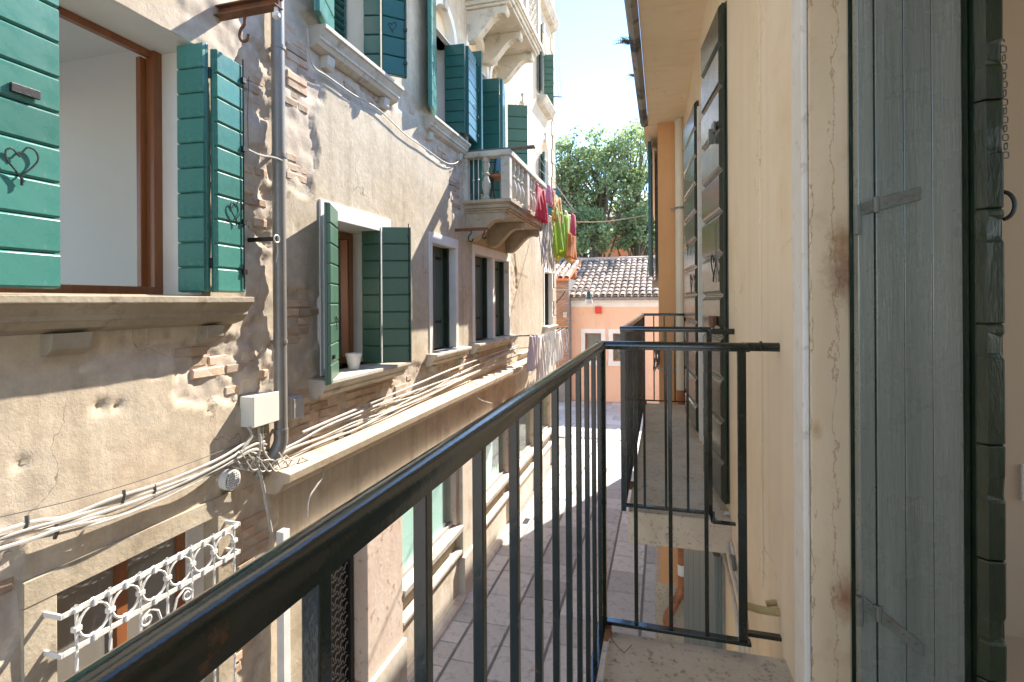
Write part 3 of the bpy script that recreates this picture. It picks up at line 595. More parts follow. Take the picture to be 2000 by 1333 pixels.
# --- upper window W5
backing(W5, .46); reveal(hB, XB, *W5, .40, .02, -.004, M['white_rev'])
sill(hB, XB, 3.52, 4.80, 6.06, out=.14, m=M['istria'], corbels=[(3.72, .10), (4.62, .10)], h=.17)
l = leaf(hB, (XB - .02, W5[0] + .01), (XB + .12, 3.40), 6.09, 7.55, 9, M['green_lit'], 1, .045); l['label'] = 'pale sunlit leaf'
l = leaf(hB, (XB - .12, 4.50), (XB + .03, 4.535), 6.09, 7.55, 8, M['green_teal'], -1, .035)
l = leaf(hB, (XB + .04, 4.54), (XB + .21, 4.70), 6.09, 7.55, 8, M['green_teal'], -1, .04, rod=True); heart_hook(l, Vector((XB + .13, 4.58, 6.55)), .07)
for i in range(20):
    z = 6.12 + i * .07
    if i == 0: k = MB(); k.obox((XB - .38, W5[0] + .02, 0), (.05, 0, .035), (0, .70, 0), (0, 0, .008)); lv = k.mesh('louvre_slat'); lv.materials.append(M['green_teal']); fr = MB(); [fr.box(XB - .39, XB - .34, y, y + .035, 6.07, 7.58) for y in (W5[0] + .0, W5[0] + .36, W5[0] + .72)]; lf = fr.build('louvre_shutter', M['green_teal'], hB)
    link('louvre_slat', lv, lf, loc=(0, 0, z))
# --- arched openings: rectangular window under a plastered lunette
for (cy, cz, r), h in zip(arch, (W6, D1, D2, D3, D4, T1)):
    k = arch_ring(XB - .10, XB + .014, cy, cz, r - .012, r + .085); k.box(XB - .10, XB + .012, cy - r - .085, cy - r + .012, h[2], cz - .001); k.box(XB - .10, XB + .012, cy + r - .012, cy + r + .085, h[2], cz - .001)
    k.build('arch_surround', M['white_rev'], hB, bevel=.003)
    k = MB(); k.exY([(XB - .02, cz + r - .05), (XB + .04, cz + r - .05), (XB + .05, cz + r + .14), (XB - .02, cz + r + .14)], cy - .05, cy + .05); k.build('keystone', M['istria'], hB, bevel=.004)
    k = MB(); n = 14; k.prism([(XB - .13, cy + (r + .02) * math.cos(math.pi * i / n), cz + (r + .02) * math.sin(math.pi * i / n)) for i in range(n + 1)], (.03, 0, 0)); k.box(XB - .22, XB - .08, cy - r, cy + r, cz - .03, cz + .03); k.build('lunette', M['cream_dull'], hB)
    backing(h, .30, arched=True); reveal(hB, XB, h[0], h[1], h[2], h[3] - .03, .28, .02, -.012, M['white_rev'])
sill(hB, XB, 5.56, 6.74, 6.05, out=.13, m=M['istria'], corbels=[(5.68, .09), (6.62, .09)], h=.16)
sill(hB, XB, 11.30, 12.42, 8.42, out=.20, m=M['istria'], h=.2)
# W6 leaves
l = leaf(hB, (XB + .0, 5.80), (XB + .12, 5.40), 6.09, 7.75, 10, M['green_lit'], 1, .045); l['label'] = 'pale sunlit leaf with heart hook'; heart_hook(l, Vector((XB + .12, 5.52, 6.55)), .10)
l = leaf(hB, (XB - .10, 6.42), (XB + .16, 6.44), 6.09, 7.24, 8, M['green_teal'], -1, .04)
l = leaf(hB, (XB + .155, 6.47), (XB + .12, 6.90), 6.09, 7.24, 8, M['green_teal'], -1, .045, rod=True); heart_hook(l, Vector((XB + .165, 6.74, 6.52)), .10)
# balcony doors
l = leaf(hB, (XB - .03, 7.00), (XB + .20, 7.02), 5.42, 7.40, 1, M['green_teal'], -1, .05)
l = leaf(hB, (XB - .05, 7.80), (XB + .20, 7.82), 5.42, 7.35, 9, M['green_teal'], -1, .04)
l = leaf(hB, (XB + .20, 7.84), (XB + .16, 8.10), 5.42, 7.35, 9, M['green_teal'], -1, .045)
l = leaf(hB, (XB + .05, 8.78), (XB + .36, 8.92), 5.42, 7.30, 9, M['green_mid'], -1, .045)
l = leaf(hB, (XB - .14, 7.02), (XB - .14, 7.78), 5.42, 7.38, 9, M['green_teal'], -1, .04)
l = leaf(hB, (XB - .14, 8.04), (XB - .14, 8.76), 5.42, 7.38, 9, M['green_teal'], -1, .04)
l = leaf(hB, (XB - .14, 9.58), (XB - .14, 10.32), 5.92, 7.36, 7, M['green_mid'], -1, .04)
l = leaf(hB, (XB - .02, 11.62), (XB + .10, 11.36), 5.92, 7.20, 7, M['green_teal'], 1, .04)
l = leaf(hB, (XB - .02, 12.38), (XB + .26, 12.46), 5.92, 6.60, 3, M['green_teal'], -1, .04)
l = leaf(hB, (XB - .02, 11.47), (XB + .1, 11.2), 8.48, 9.9, 8, M['green_old'], 1, .04)
l = leaf(hB, (XB - .05, 12.22), (XB + .16, 12.28), 8.48, 9.7, 8, M['green_mid'], -1, .04)
sill(hB, XB, 11.45, 12.6, 5.89, out=.14, m=M['istria']); sill(hB, XB, 9.42, 10.5, 5.89, out=.14, m=M['istria'])
# top-storey window glimpsed over the far corner
sill(hB, XB, 11.2, 12.9, 10.75, out=.2, m=M['istria'], h=.22)
# corner stones
for i in range(26):
    z = 2.9 + i * .34; w_ = .42 if i % 2 else .26
    k = MB(); k.box(XB - .05, XB + .022, YE - w_, YE + .012, z, z + .325); k.build('quoin', M['istria_warm'] if i % 3 else M['cornice'], hB, bevel=.008)
k = MB(); k.exY([(XB - .02, 2.90), (XB + .05, 2.90), (XB + .07, 2.95), (XB - .02, 2.97)], 9.6, 11.2); k.build('string_course', M['istria'], hB, bevel=.004)
# --- ground floor shopfront
k = MB(); zc = 2.80
k.exY([(XB - .3, zc - .16), (XB + .10, zc - .16), (XB + .14, zc - .13), (XB + .17, zc - .085), (XB + .21, zc - .075), (XB + .22, zc - .02), (XB + .22, zc - .012), (XB - .02, zc + .03), (XB - .3, zc + .03)], 2.98, 10.5)
k.build('cornice', M['cornice'], hB, bevel=.006)
k = MB(); k.box(XB - .30, XB + .004, 3.10, YE, 2.22, 2.66); k.build('frieze', M['frieze'], hB)
k = MB(); k.exY([(XB - .3, 2.10), (XB + .03, 2.10), (XB + .045, 2.14), (XB + .09, 2.19), (XB + .09, 2.225), (XB - .3, 2.225)], 3.15, 10.6); k.build('string_course', M['shop_stone'], hB, bevel=.004)
def pier(y0, y1, m='pink_stone', zb=.5, out=.03):
    k = MB(); k.box(XB - .35, XB + out, y0, y1, zb, 2.10); p = k.build('pier', M[m], hB, bevel=.012, seg=3)
    k = MB(); k.box(XB - .35, XB + out + .035, y0 - .02, y1 + .02, 0, zb - .004); k.build('pier_base', M['shop_stone'], p, bevel=.012, seg=3)
pier(3.12, 3.50, 'istria_warm', .3); pier(4.24, 4.92); pier(6.60, 7.02, 'shop_stone', .55); pier(9.0, 9.4, 'shop_stone', .6); pier(10.95, 11.4, 'istria_warm', .6); pier(12.7, 13.14, 'istria_warm', .6)
def shopwin(y0, y1, zs=1.0, blind=True, n=44):
    k = MB(); k.box(XB - .30, XB - .02, y0, y1, 0, zs - .34); k.build('stall_riser', M['shop_stone'], hB, bevel=.008)
    k = MB(); k.box(XB - .28, XB - .06, y0, y1, zs - .34, zs - .10); k.build('grey_band', M['concrete'], hB)
    k = MB(); k.exY([(XB - .3, zs - .10), (XB + .045, zs - .10), (XB + .05, zs - .03), (XB - .06, zs - .004), (XB - .3, zs - .004)], y0, y1); k.build('shop_sill', M['istria'], hB, bevel=.005)
    k = MB(); k.exY([(XB - .3, zs - .40), (XB + .03, zs - .40), (XB + .03, zs - .36), (XB - .02, zs - .33), (XB - .3, zs - .33)], y0, y1); k.build('shop_ledge', M['istria'], hB, bevel=.005)
    k = MB(); f = .045; X = XB - .07
    k.box(X - .05, X, y0, y0 + f, zs, 2.1); k.box(X - .05, X, y1 - f, y1, zs, 2.1); k.box(X - .05, X, y0 + f, y1 - f, zs, zs + f); k.box(X - .05, X, y0 + f, y1 - f, 2.1 - f, 2.1)
    wf = k.build('shop_window', M['plastic_grey'], hB, bevel=.003)
    p = MB(); p.box(X - .03, X - .024, y0 + f, y1 - f, zs + f, 2.1 - f); p.build('pane', M['shopglass'], wf)
    if blind:
        b = None
        for i in range(n):
            if b is None: q = MB(); q.obox((X - .055, y0 + .06, 0), (.018, 0, -.012), (0, (y1 - y0) * blind, 0), (0, 0, .002)); b = q.mesh('blind_slat'); b.materials.append(M['blind'])
            link('blind_slat', b, wf, loc=(0, 0, zs + .06 + i * (1.0 / n)))
    k = MB(); k.box(XB - .75, XB - .7, y0 - .1, y1 + .1, 0, 2.2); k.box(XB - .7, XB - .3, y0 - .1, y0 - .06, 0, 2.2); k.box(XB - .7, XB - .3, y1 + .06, y1 + .1, 0, 2.2); k.build('shop_interior', M['room'], hB)
    k = MB(); k.box(XB - .19, XB - .02, y1 - .10, y1 - .002, zs + .001, 2.1); k.build('window_jamb', M['pink_stone'], hB, bevel=.004)
m, N, Lk, b = newmat('shop_glass_clear'); b.inputs['Base Color'].default_value = (.05, .06, .06, 1); b.inputs['Roughness'].default_value = .02
tp = N.new('ShaderNodeBsdfTransparent'); tp.inputs[0].default_value = (.90, .97, .95, 1); fr_ = N.new('ShaderNodeFresnel'); fr_.inputs[0].default_value = 1.45; gl_ = N.new('ShaderNodeBsdfGlossy'); gl_.inputs['Roughness'].default_value = .02
mx = N.new('ShaderNodeMixShader'); mx.inputs[0].default_value = .13; N.remove(fr_); Lk.new(tp.outputs[0], mx.inputs[1]); Lk.new(gl_.outputs[0], mx.inputs[2]); Lk.new(mx.outputs[0], N['Material Output'].inputs['Surface']); N.remove(b)
M['shopglass'] = m
shopwin(4.93, 6.59, 1.0, .82); shopwin(7.03, 8.99, .95, .80); shopwin(9.41, 10.94, .9, False); shopwin(11.41, 12.69, .9, False)
k = MB(); k.exY([(XB - .0, 0), (XB + .09, 0), (XB + .09, .05), (XB + .06, .075), (XB - .02, .085)], 4.93, 6.59); k.exY([(XB - .0, 0), (XB + .09, 0), (XB + .09, .05), (XB + .06, .075), (XB - .02, .085)], 7.05, 8.97); k.build('plinth', M['shop_stone'], hB, bevel=.005)
# street door with scrolled ironwork
dr = MB(); dr.box(XB - .22, XB - .18, 3.51, 4.23, 0, 2.10); dor = dr.build('door', M['dark_in'], hB); dor['label'] = 'dark street door behind scrolled ironwork'
k = MB(); [k.box(XB - .18, XB - .10, y, y + .05, 0, 2.10) for y in (3.51, 4.18)]; k.box(XB - .18, XB - .10, 3.56, 4.18, 2.03, 2.10); k.build('door_frame', M['iron_plain'], dor, bevel=.004)
k = MB(); XD = XB - .13; r = random.Random(3)
for i in range(8):
    for j in range(17):
        y = 3.60 + i * .075; z = .08 + j * .118 + (.059 if i % 2 else 0)
        if z > 1.98: continue
        for s_ in (-1, 1):
            k.tube([(XD, y + s_ * (.030 - .022 * math.cos(t * .9)), z + .026 * math.sin(t * .9) + .012 * t) for t in range(6)], .0042, 4, cap=False)
        k.tube([(XD + .004, y - .02, z - .03), (XD + .006, y, z - .012), (XD + .004, y + .02, z - .03)], .004, 4, cap=False)
sc = k.build('ironwork', mat('silver_iron', (.42, .40, .37), .4, metal=.6), dor, smooth=True); sc['kind'] = 'stuff'
# ================================================================== stone balconies on the beige house
def corbel_prof(w, h, lip=.11):
    P = [(0, 0), (w, 0), (w, -lip * .8), (w - .03, -lip)]
    for i in range(1, 11):
        t = i / 10; x = w - .03 - (w - .03) * t; z = -lip - (h - lip) * (t * t * (3 - 2 * t)) + .035 * math.sin(t * math.pi * 2); P.append((x, z))
    return P
def stone_corbel(parent, y, z, w, h, th, m):
    k = MB(); k.exY([(XB - .02 + x, z + q) for x, q in corbel_prof(w, h)], y - th / 2, y + th / 2); return k.build('corbel', m, parent, bevel=.006)
b1 = thing('stone_balcony', 'lower stone balcony with bulbous balusters and a plank across it', 'balcony', (XB + .3, 7.9, 4.7))
ZB = 5.30; X1 = -1.95; Y0, Y1 = 6.80, 9.08
k = MB()
for a, bz0, bz1 in ((0.0, .0, -.045), (-.02, -.045, -.06), (-.035, -.06, -.11), (-.06, -.11, -.135), (-.085, -.135, -.165)):
    k.box(XB - .04, X1 + .02 + a, Y0 - .02 - a, Y1 + .02 + a, ZB + bz1, ZB + bz0 - .0008)
k.build('slab', M['istria_warm'], b1, bevel=.004)
for y in (6.95, 7.90, 8.85): stone_corbel(b1, y, ZB - .1655, .58, .36, .15, M['istria_warm'])
k = MB(); k.box(XB, X1 + .015, Y0 - .015, Y0 + .13, ZB + .575, ZB + .655); k.box(X1 - .13, X1 + .0155, Y0 + .1305, Y1 + .01, ZB + .575, ZB + .6545); k.build('handrail', M['istria'], b1, bevel=.012)
prof = [(.05, 0), (.05, .04), (.032, .06), (.04, .10), (.062, .19), (.058, .24), (.036, .30), (.030, .33), (.045, .345), (.045, .365), (.028, .38), (.036, .43), (.05, .475), (.04, .51), (.05, .525), (.05, .575)]
bm_ = MB(); bm_.lathe(0, 0, prof, 14); bme = bm_.mesh('baluster', smooth=True); bme.materials.append(M['istria'])
spots = [(XB + .30, Y0 + .06)] + [(X1 - .06, y) for y in (7.16, 7.37, 7.58, 8.12, 8.33, 8.54, 8.75)]
for x, y in spots: link('baluster', bme, b1, loc=(x, y, ZB))
for x0, x1, y0, y1 in ((X1 - .125, X1 - .002, Y0 + .002, Y0 + .125), (X1 - .118, X1 - .004, 7.78, 7.92), (X1 - .118, X1 - .004, 8.90, 9.05), (XB - .02, XB + .05, Y0 + .002, Y0 + .12)):
    k = MB(); k.box(x0, x1, y0, y1, ZB, ZB + .574); k.build('pier', M['istria'], b1, bevel=.006)
for x in (XB + .12, XB + .19):
    k = MB(); k.tube([(x, Y0 + .06, ZB), (x, Y0 + .06, ZB + .575)], .006, 6); k.lathe(x, Y0 + .06, [(.006, ZB + .27), (.015, ZB + .285), (.006, ZB + .30)], 8); k.build('iron_rod', M['white_iron'], b1, smooth=True)
b2 = thing('stone_balcony', 'upper stone balcony with solid carved panels seen from below', 'balcony', (XB + .3, 7.7, 7.5))
ZB2 = 8.16; X2 = -1.92; Ya, Yb = 6.86, 8.62
k = MB()
for a, bz0, bz1 in ((0.0, .0, -.07), (-.025, -.07, -.10), (-.05, -.10, -.16), (-.08, -.16, -.20)):
    k.box(XB - .04, X2 + .03 + a, Ya - .03 - a, Yb + .03 + a, ZB2 + bz1, ZB2 + bz0 - .0008)
k.build('slab', M['istria'], b2, bevel=.005)
for y in (7.02, 7.75, 8.46): stone_corbel(b2, y, ZB2 - .2005, .60, .40, .15, M['istria'])
for y0, y1 in ((Ya + .14, 7.66), (7.80, 8.46)):
    k = MB(); k.box(X2 - .09, X2 - .04, y0, y1, ZB2, ZB2 + .85); pn = k.build('panel', M['istria'], b2)
    k = MB()
    for i in range(4):
        for j in range(5): k.lathe(0, 0, [(.0, 0)], 3) if False else k.tube([(X2 - .036, y0 + .1 + i * (y1 - y0 - .2) / 3 + .055 * math.cos(a * math.pi / 5), ZB2 + .12 + j * .155 + .055 * math.sin(a * math.pi / 5)) for a in range(10)], .012, 5, closed=True)
    k.build('carving', M['istria'], pn, smooth=True)
for y0, y1 in ((Ya, Ya + .14), (7.66, 7.80), (8.46, 8.60)):
    k = MB(); k.box(X2 - .14, X2 - .004, y0, y1, ZB2, ZB2 + .86); k.build('pier', M['istria'], b2, bevel=.006)
k = MB(); k.box(XB, X2 - .14, Ya, Ya + .1, ZB2, ZB2 + .86); k.build('side_panel', M['istria'], b2, bevel=.006)
k = MB(); k.box(XB, X2 + .03, Ya - .03, Yb + .03, ZB2 + .861, ZB2 + .95); k.build('handrail', M['istria'], b2, bevel=.01)
pk = MB(); pk.box(XB + .03, -1.62, Y0 + .02, Y0 + .11, ZB + .657, ZB + .685); tag(pk.build('wooden_plank', mat('grey_board', (.12, .10, .085), .8, (.17, .15, .13), 9), bevel=.004), 'weathered dark plank lying across the lower balcony handrail', 'plank')
# a chair behind the balusters
ch = thing('balcony_chair', 'small folding chair standing behind the lower balcony balusters', 'chair', (XB + .42, 7.35, ZB))
cx, cy = XB + .40, 7.32
k = MB(); k.box(cx - .16, cx + .16, cy - .15, cy + .17, ZB + .40, ZB + .43); k.build('seat', M['wood'], ch, bevel=.005)
k = MB(); k.box(cx - .16, cx + .16, cy + .16, cy + .18, ZB + .55, ZB + .75); k.build('backrest', mat('blue_canvas', (.10, .22, .34), .8), ch, bevel=.005)
for sx in (-.15, .15):
    k = MB(); k.tube([(cx + sx, cy - .16, ZB), (cx + sx, cy + .17, ZB + .78)], .012, 6); k.build('leg', M['iron_plain'], ch, smooth=True)
    k = MB(); k.tube([(cx + sx, cy + .2, ZB), (cx + sx, cy - .12, ZB + .42)], .012, 6); k.build('leg', M['iron_plain'], ch, smooth=True)

# ================================================================== fittings on the left walls
XP = XB + .105; yp = onX(541, 20, XP).y; zpb = onX(553, 845, XP).z
dp = thing('drainpipe', 'grey metal drainpipe running down between the two left houses', 'drainpipe', (XP, yp, zpb))
k = MB(); k.tube([(XP, yp, 7.4), (XP, yp + .006, 5.4), (XP, yp + .012, zpb)], .043, 18); k.build('pipe', M['pipe'], dp, smooth=True)
k = MB(); k.tube(smoothpath([(XP, yp + .012, zpb + .01), (XP, yp + .008, zpb - .06), (XP - .02, yp - .03, zpb - .14), (XP - .05, yp - .08, zpb - .20), (XP - .08, yp - .12, zpb - .26)], 5), .046, 18); k.build('elbow', M['pipe'], dp, smooth=True)
for v in (95, 305, 668, 842):
    z = onX(545, v, XP).z; k = MB(); k.lathe(XP, yp + .01, [(.0445, z - .012), (.049, z - .012), (.049, z + .012), (.0445, z + .012)], 18); k.box(XB - .0, XP - .04, yp - .0, yp + .02, z - .01, z + .01); k.build('clamp', M['pipe'], dp, smooth=True)
def hook(c, s):
    c = Vector(c); P = [(0, 0, .35), (0, 0, .15), (-.02, 0, .02), (-.16, 0, -.12), (-.22, 0, -.36), (-.1, 0, -.55), (.1, 0, -.52), (.16, 0, -.34)]
    return smoothpath([c + Vector(p) * s for p in P], 5)
bk1 = thing('iron_bracket', 'rusty wall beam with a hanging hook above the near window', 'bracket', (XA, 2.6, 5.6))
tip = onY(545, 8, 2.60); k = MB()
xw = XA - .05; zt_ = 5.665
k.box(xw, tip.x, 2.565, 2.635, zt_ + .022, zt_ + .03); k.box(xw, tip.x, 2.565, 2.635, zt_ - .03, zt_ - .022); k.box(xw, tip.x, 2.596, 2.604, zt_ - .022, zt_ + .022); k.build('beam', M['rust'], bk1)
p = onY(478, 40, 2.60); k = MB(); k.tube(hook((p.x, 2.6, zt_ - .10), .17), .009, 8); k.build('hook', M['rust'], bk1, smooth=True)
k = MB(); k.tube([(tip.x - .02, 2.60, zt_ - .03), (tip.x - .02, 2.6, zt_ - .07)], .012, 8); k.lathe(tip.x - .02, 2.6, [(.005, zt_ - .10), (.022, zt_ - .085), (.022, zt_ - .065), (.006, zt_ - .055)], 10); k.build('pulley', M['white_iron'], bk1, smooth=True)
bk2 = thing('wall_bracket', 'short flat iron arm with a ring and loose cord beside the near shutter', 'bracket', (XA, 2.88, 4.3))
tp = onY(541, 467, 2.86); k = MB(); k.box(XA - .03, tp.x, 2.853, 2.862, tp.z - .014, tp.z + .014); k.build('bar', M['iron_plain'], bk2, bevel=.002)
k = MB(); k.tube([(tp.x + .0, 2.857 + .024 * math.cos(a * .52), tp.z + .024 * math.sin(a * .52)) for a in range(12)], .005, 6, closed=True); k.build('ring', M['white_iron'], bk2, smooth=True)
k = MB(); k.tube(smoothpath([(tp.x, 2.857, tp.z - .024), (tp.x + .004, 2.86, tp.z - .08), (tp.x - .002, 2.852, tp.z - .15)], 5), .003, 5); k.build('cord', M['cable'], bk2)
bk3 = thing('iron_bracket', 'rusty wall bar with two hooks below the lower stone balcony', 'bracket', (XB, 6.5, 4.8))
w0 = onX(890, 450, XB); t3 = onY(953, 443, w0.y); k = MB(); k.box(XB - .05, t3.x, w0.y - .02, w0.y + .02, w0.z - .018, w0.z + .018); k.build('beam', M['rust'], bk3)
for u_, s in ((920, .17), (946, .12)):
    p = onY(u_, 446, w0.y); k = MB(); k.tube(hook((p.x, w0.y, w0.z - .06), s), .009, 7); k.build('hook', M['iron_plain'], bk3, smooth=True)
bx = thing('junction_box', 'cream plastic junction box left of the drainpipe above the cables', 'box', (XA, 2.9, 3.07))
xf = XA + .10; pa, pb = onX(496, 800, xf), onX(545, 800, xf); zt1, zb1 = onX(520, 771, xf).z, onX(520, 829, xf).z
k = MB(); k.box(XA - .01, xf - .018, pa.y, pb.y, zb1, zt1); k.build('body', M['plastic'], bx, bevel=.004)
k = MB(); k.box(xf - .017, xf, pa.y - .003, pb.y + .003, zb1 - .003, zt1 + .003); k.build('lid', M['plastic'], bx, bevel=.005)
k = MB(); [k.tube([(xf - .05, y, zb1 - .03), (xf - .05, y, zb1 + .002)], .012, 8) for y in (pa.y + .04, pa.y + .12)]; k.build('gland', M['plastic_grey'], bx, smooth=True)
b2x = thing('junction_box', 'small grey junction box tucked right of the drainpipe', 'box', (XB, 3.3, 3.05))
xf2 = XB + .07; pa, pb = onX(570, 800, xf2), onX(594, 800, xf2); za, zb_ = onX(580, 775, xf2).z, onX(580, 820, xf2).z
k = MB(); k.box(XB - .02, xf2, pa.y, pb.y, zb_, za); k.build('body', M['plastic_grey'], b2x, bevel=.01, seg=3); k = MB(); k.box(xf2, xf2 + .01, pa.y + .012, pb.y - .012, zb_ + .012, za - .012); k.build('lid', M['plastic_grey'], b2x, bevel=.004)
vt = thing('wall_vent', 'round white vent with a gridded mouth under the cables', 'vent', (XA, 2.6, 2.8))
c = onX(447, 937, XA + .02); k = MB(); n = 24; k.tube([(XA - .02, c.y, c.z), (XA + .05, c.y, c.z)], .062, n); k.build('collar', M['white_paint'], vt, smooth=True)
for i in range(-3, 4):
    k = MB(); h = math.sqrt(.05 ** 2 - (i * .014) ** 2); k.box(XA + .052, XA + .058, c.y - h, c.y + h, c.z + i * .014 - .0025, c.z + i * .014 + .0025); k.build('grid_bar', M['white_paint'], vt)
    k = MB(); k.box(XA + .0525, XA + .0575, c.y + i * .014 - .0025, c.y + i * .014 + .0025, c.z - h, c.z + h); k.build('grid_bar', M['white_paint'], vt)
k = MB(); k.tube([(XA + .0505, c.y, c.z), (XA + .0512, c.y, c.z)], .052, n); k.build('mouth', M['dark_in'], vt)
pot = thing('flower_pot', 'empty white flower pot on the sill of the half-open window', 'pot', (0, 0, 0)); 
pc = onX(691, 714, XB - .03); k = MB(); k.lathe(pc.x, pc.y, [(.045, 3.337), (.066, 3.45), (.066, 3.452), (.072, 3.452), (.072, 3.475), (.064, 3.475), (.062, 3.44), (.045, 3.36)], 20)
pot2 = k.build('pot_body', M['white_paint'], None, smooth=True); bpy.data.objects.remove(pot); _empties.pop(); pot2.name = 'flower_pot'; tag(pot2, 'empty white flower pot on the sill of the half-open window', 'pot')
# --- cables
def cable(parent, px, X, r=.008, jit=0, seed=0, name='cable', m='cable', k_=6):
    rr = random.Random(seed); pts = [onX(u + rr.uniform(-jit, jit), v + rr.uniform(-jit, jit), X + rr.uniform(0, .03) * (jit > 0)) for u, v in px]
    kb = MB(); kb.tube(smoothpath(pts, k_), r, 6); return kb.build(name, M[m], parent, smooth=True)
cb = thing('cable_bundle', 'bundle of pale cables sagging across the near wall below the window', 'cables', (XA, 2.0, 2.7))
for i, dv in enumerate((-14, -4, 3, 9, 16, 24)):
    cable(cb, [(-60, 1072 + dv), (60, 1035 + dv), (130, 1018 + dv * .8), (230, 985 + dv * 1.1), (330, 952 + dv * .7), (430, 905 + dv * .6), (490, 868 + dv * .6), (520, 858 + dv)], XA + .05, .006 if i % 2 else .0085, 4, i + 1)
for u, v in ((50, 1022), (108, 1038), (240, 970), (300, 958)):
    p = onX(u, v, XA + .06); k = MB(); k.tube([(XA + .062, p.y - .004, p.z - .03), (XA + .07, p.y, p.z), (XA + .062, p.y + .004, p.z + .03)], .008, 6); k.build('cable_tie', M['cable_dark'], cb, smooth=True)
cable(cb, [(0, 1010), (150, 975), (300, 930), (450, 875), (490, 862)], XA + .03, .0025, 0, 3, m='cable_dark')
cb2 = thing('cable_bundle', 'tangle of pale cables lying along the stone ledge above the shopfront', 'cables', (XB, 6.0, 2.85))
for i, dv in enumerate((-16, -9, -3, 2, 7, 12)):
    cable(cb2, [(455, 895 + dv), (520, 905 + dv), (570, 880 + dv), (640, 850 + dv), (700, 826 + dv), (760, 800 + dv * .9), (830, 770 + dv * .8), (900, 738 + dv * .7), (960, 712 + dv * .6), (1015, 690 + dv * .5)], XB + .05, .0065 if i % 2 else .009, 5, 20 + i)
cable(cb2, [(590, 845), (660, 815), (740, 782), (820, 748), (900, 715), (1010, 676)], XB + .02, .011, 1.5, 33)
for i, (u, v) in enumerate(((572, 868), (655, 862), (680, 852), (900, 728), (1005, 690))):
    p = onX(u, v, XB + .06); k = MB(); [k.tube([p + Vector((.0, random.uniform(-.06, .06), random.uniform(-.02, .02))) for _ in range(4)], .008, 5) for _ in range(3)]; k.build('knot', M['cable_dark'], cb2, smooth=True)
cable(cb2, [(590, 895), (615, 905), (632, 925), (618, 950), (603, 975), (600, 1010)], XB + .16, .007, 0, 4); cable(cb2, [(915, 745), (932, 752), (928, 770), (940, 782), (960, 788)], XB + .16, .006, 0, 5)
cable(cb2, [(485, 835), (492, 850), (478, 872), (470, 885)], XA + .07, .010, 0, 6); cable(cb2, [(505, 835), (508, 870), (503, 905), (512, 940), (520, 985), (530, 1040)], XA + .07, .010, 0, 7); cable(cb2, [(515, 835), (512, 865), (520, 890), (540, 905), (560, 890)], XA + .07, .006, 0, 8)
for i in range(7):
    u = 470 + 15 * i; cable(cb2, [(u, 880 + (i * 37) % 30), (u + 12, 900), (u + 25, 893 + (i * 17) % 20), (u + 10, 920), (u - 5, 900)], XA + .08, .005, 2, 60 + i)
cd = thing('cable_trunking', 'white square cable duct rising beside the street door', 'duct', (XA + .03, 3.0, 0))
p = onX(532, 1045, XA + .04); k = MB(); k.box(XA + .03, XA + .085, 3.03, 3.10, .0, p.z); k.build('duct', M['white_paint'], cd, bevel=.004)
k = MB(); k.box(XA + .025, XA + .09, 3.025, 3.105, p.z - .35, p.z - .33); k.build('joint', M['white_paint'], cd, bevel=.002)
wl_ = thing('wall_wire', 'thin brown wire sagging under the upper window sills', 'wire', (XB, 5, 5.7))
cable(wl_, [(600, 55), (603, 95), (612, 130), (640, 150), (690, 185), (740, 215), (790, 262), (830, 290), (870, 318), (892, 318), (903, 300)], XB + .03, .006, 0, 1)
tw = thing('tie_cord', 'pale cord lashed round the drainpipe from a wall nail', 'cord', (XA, 2.9, 5.0))
cable(tw, [(486, 150), (484, 220), (485, 292)], XA + .02, .0025, 0, 2, m='cable_dark'); cable(tw, [(485, 293), (510, 304), (535, 308), (556, 316)], XA + .10, .007, 0, 3)
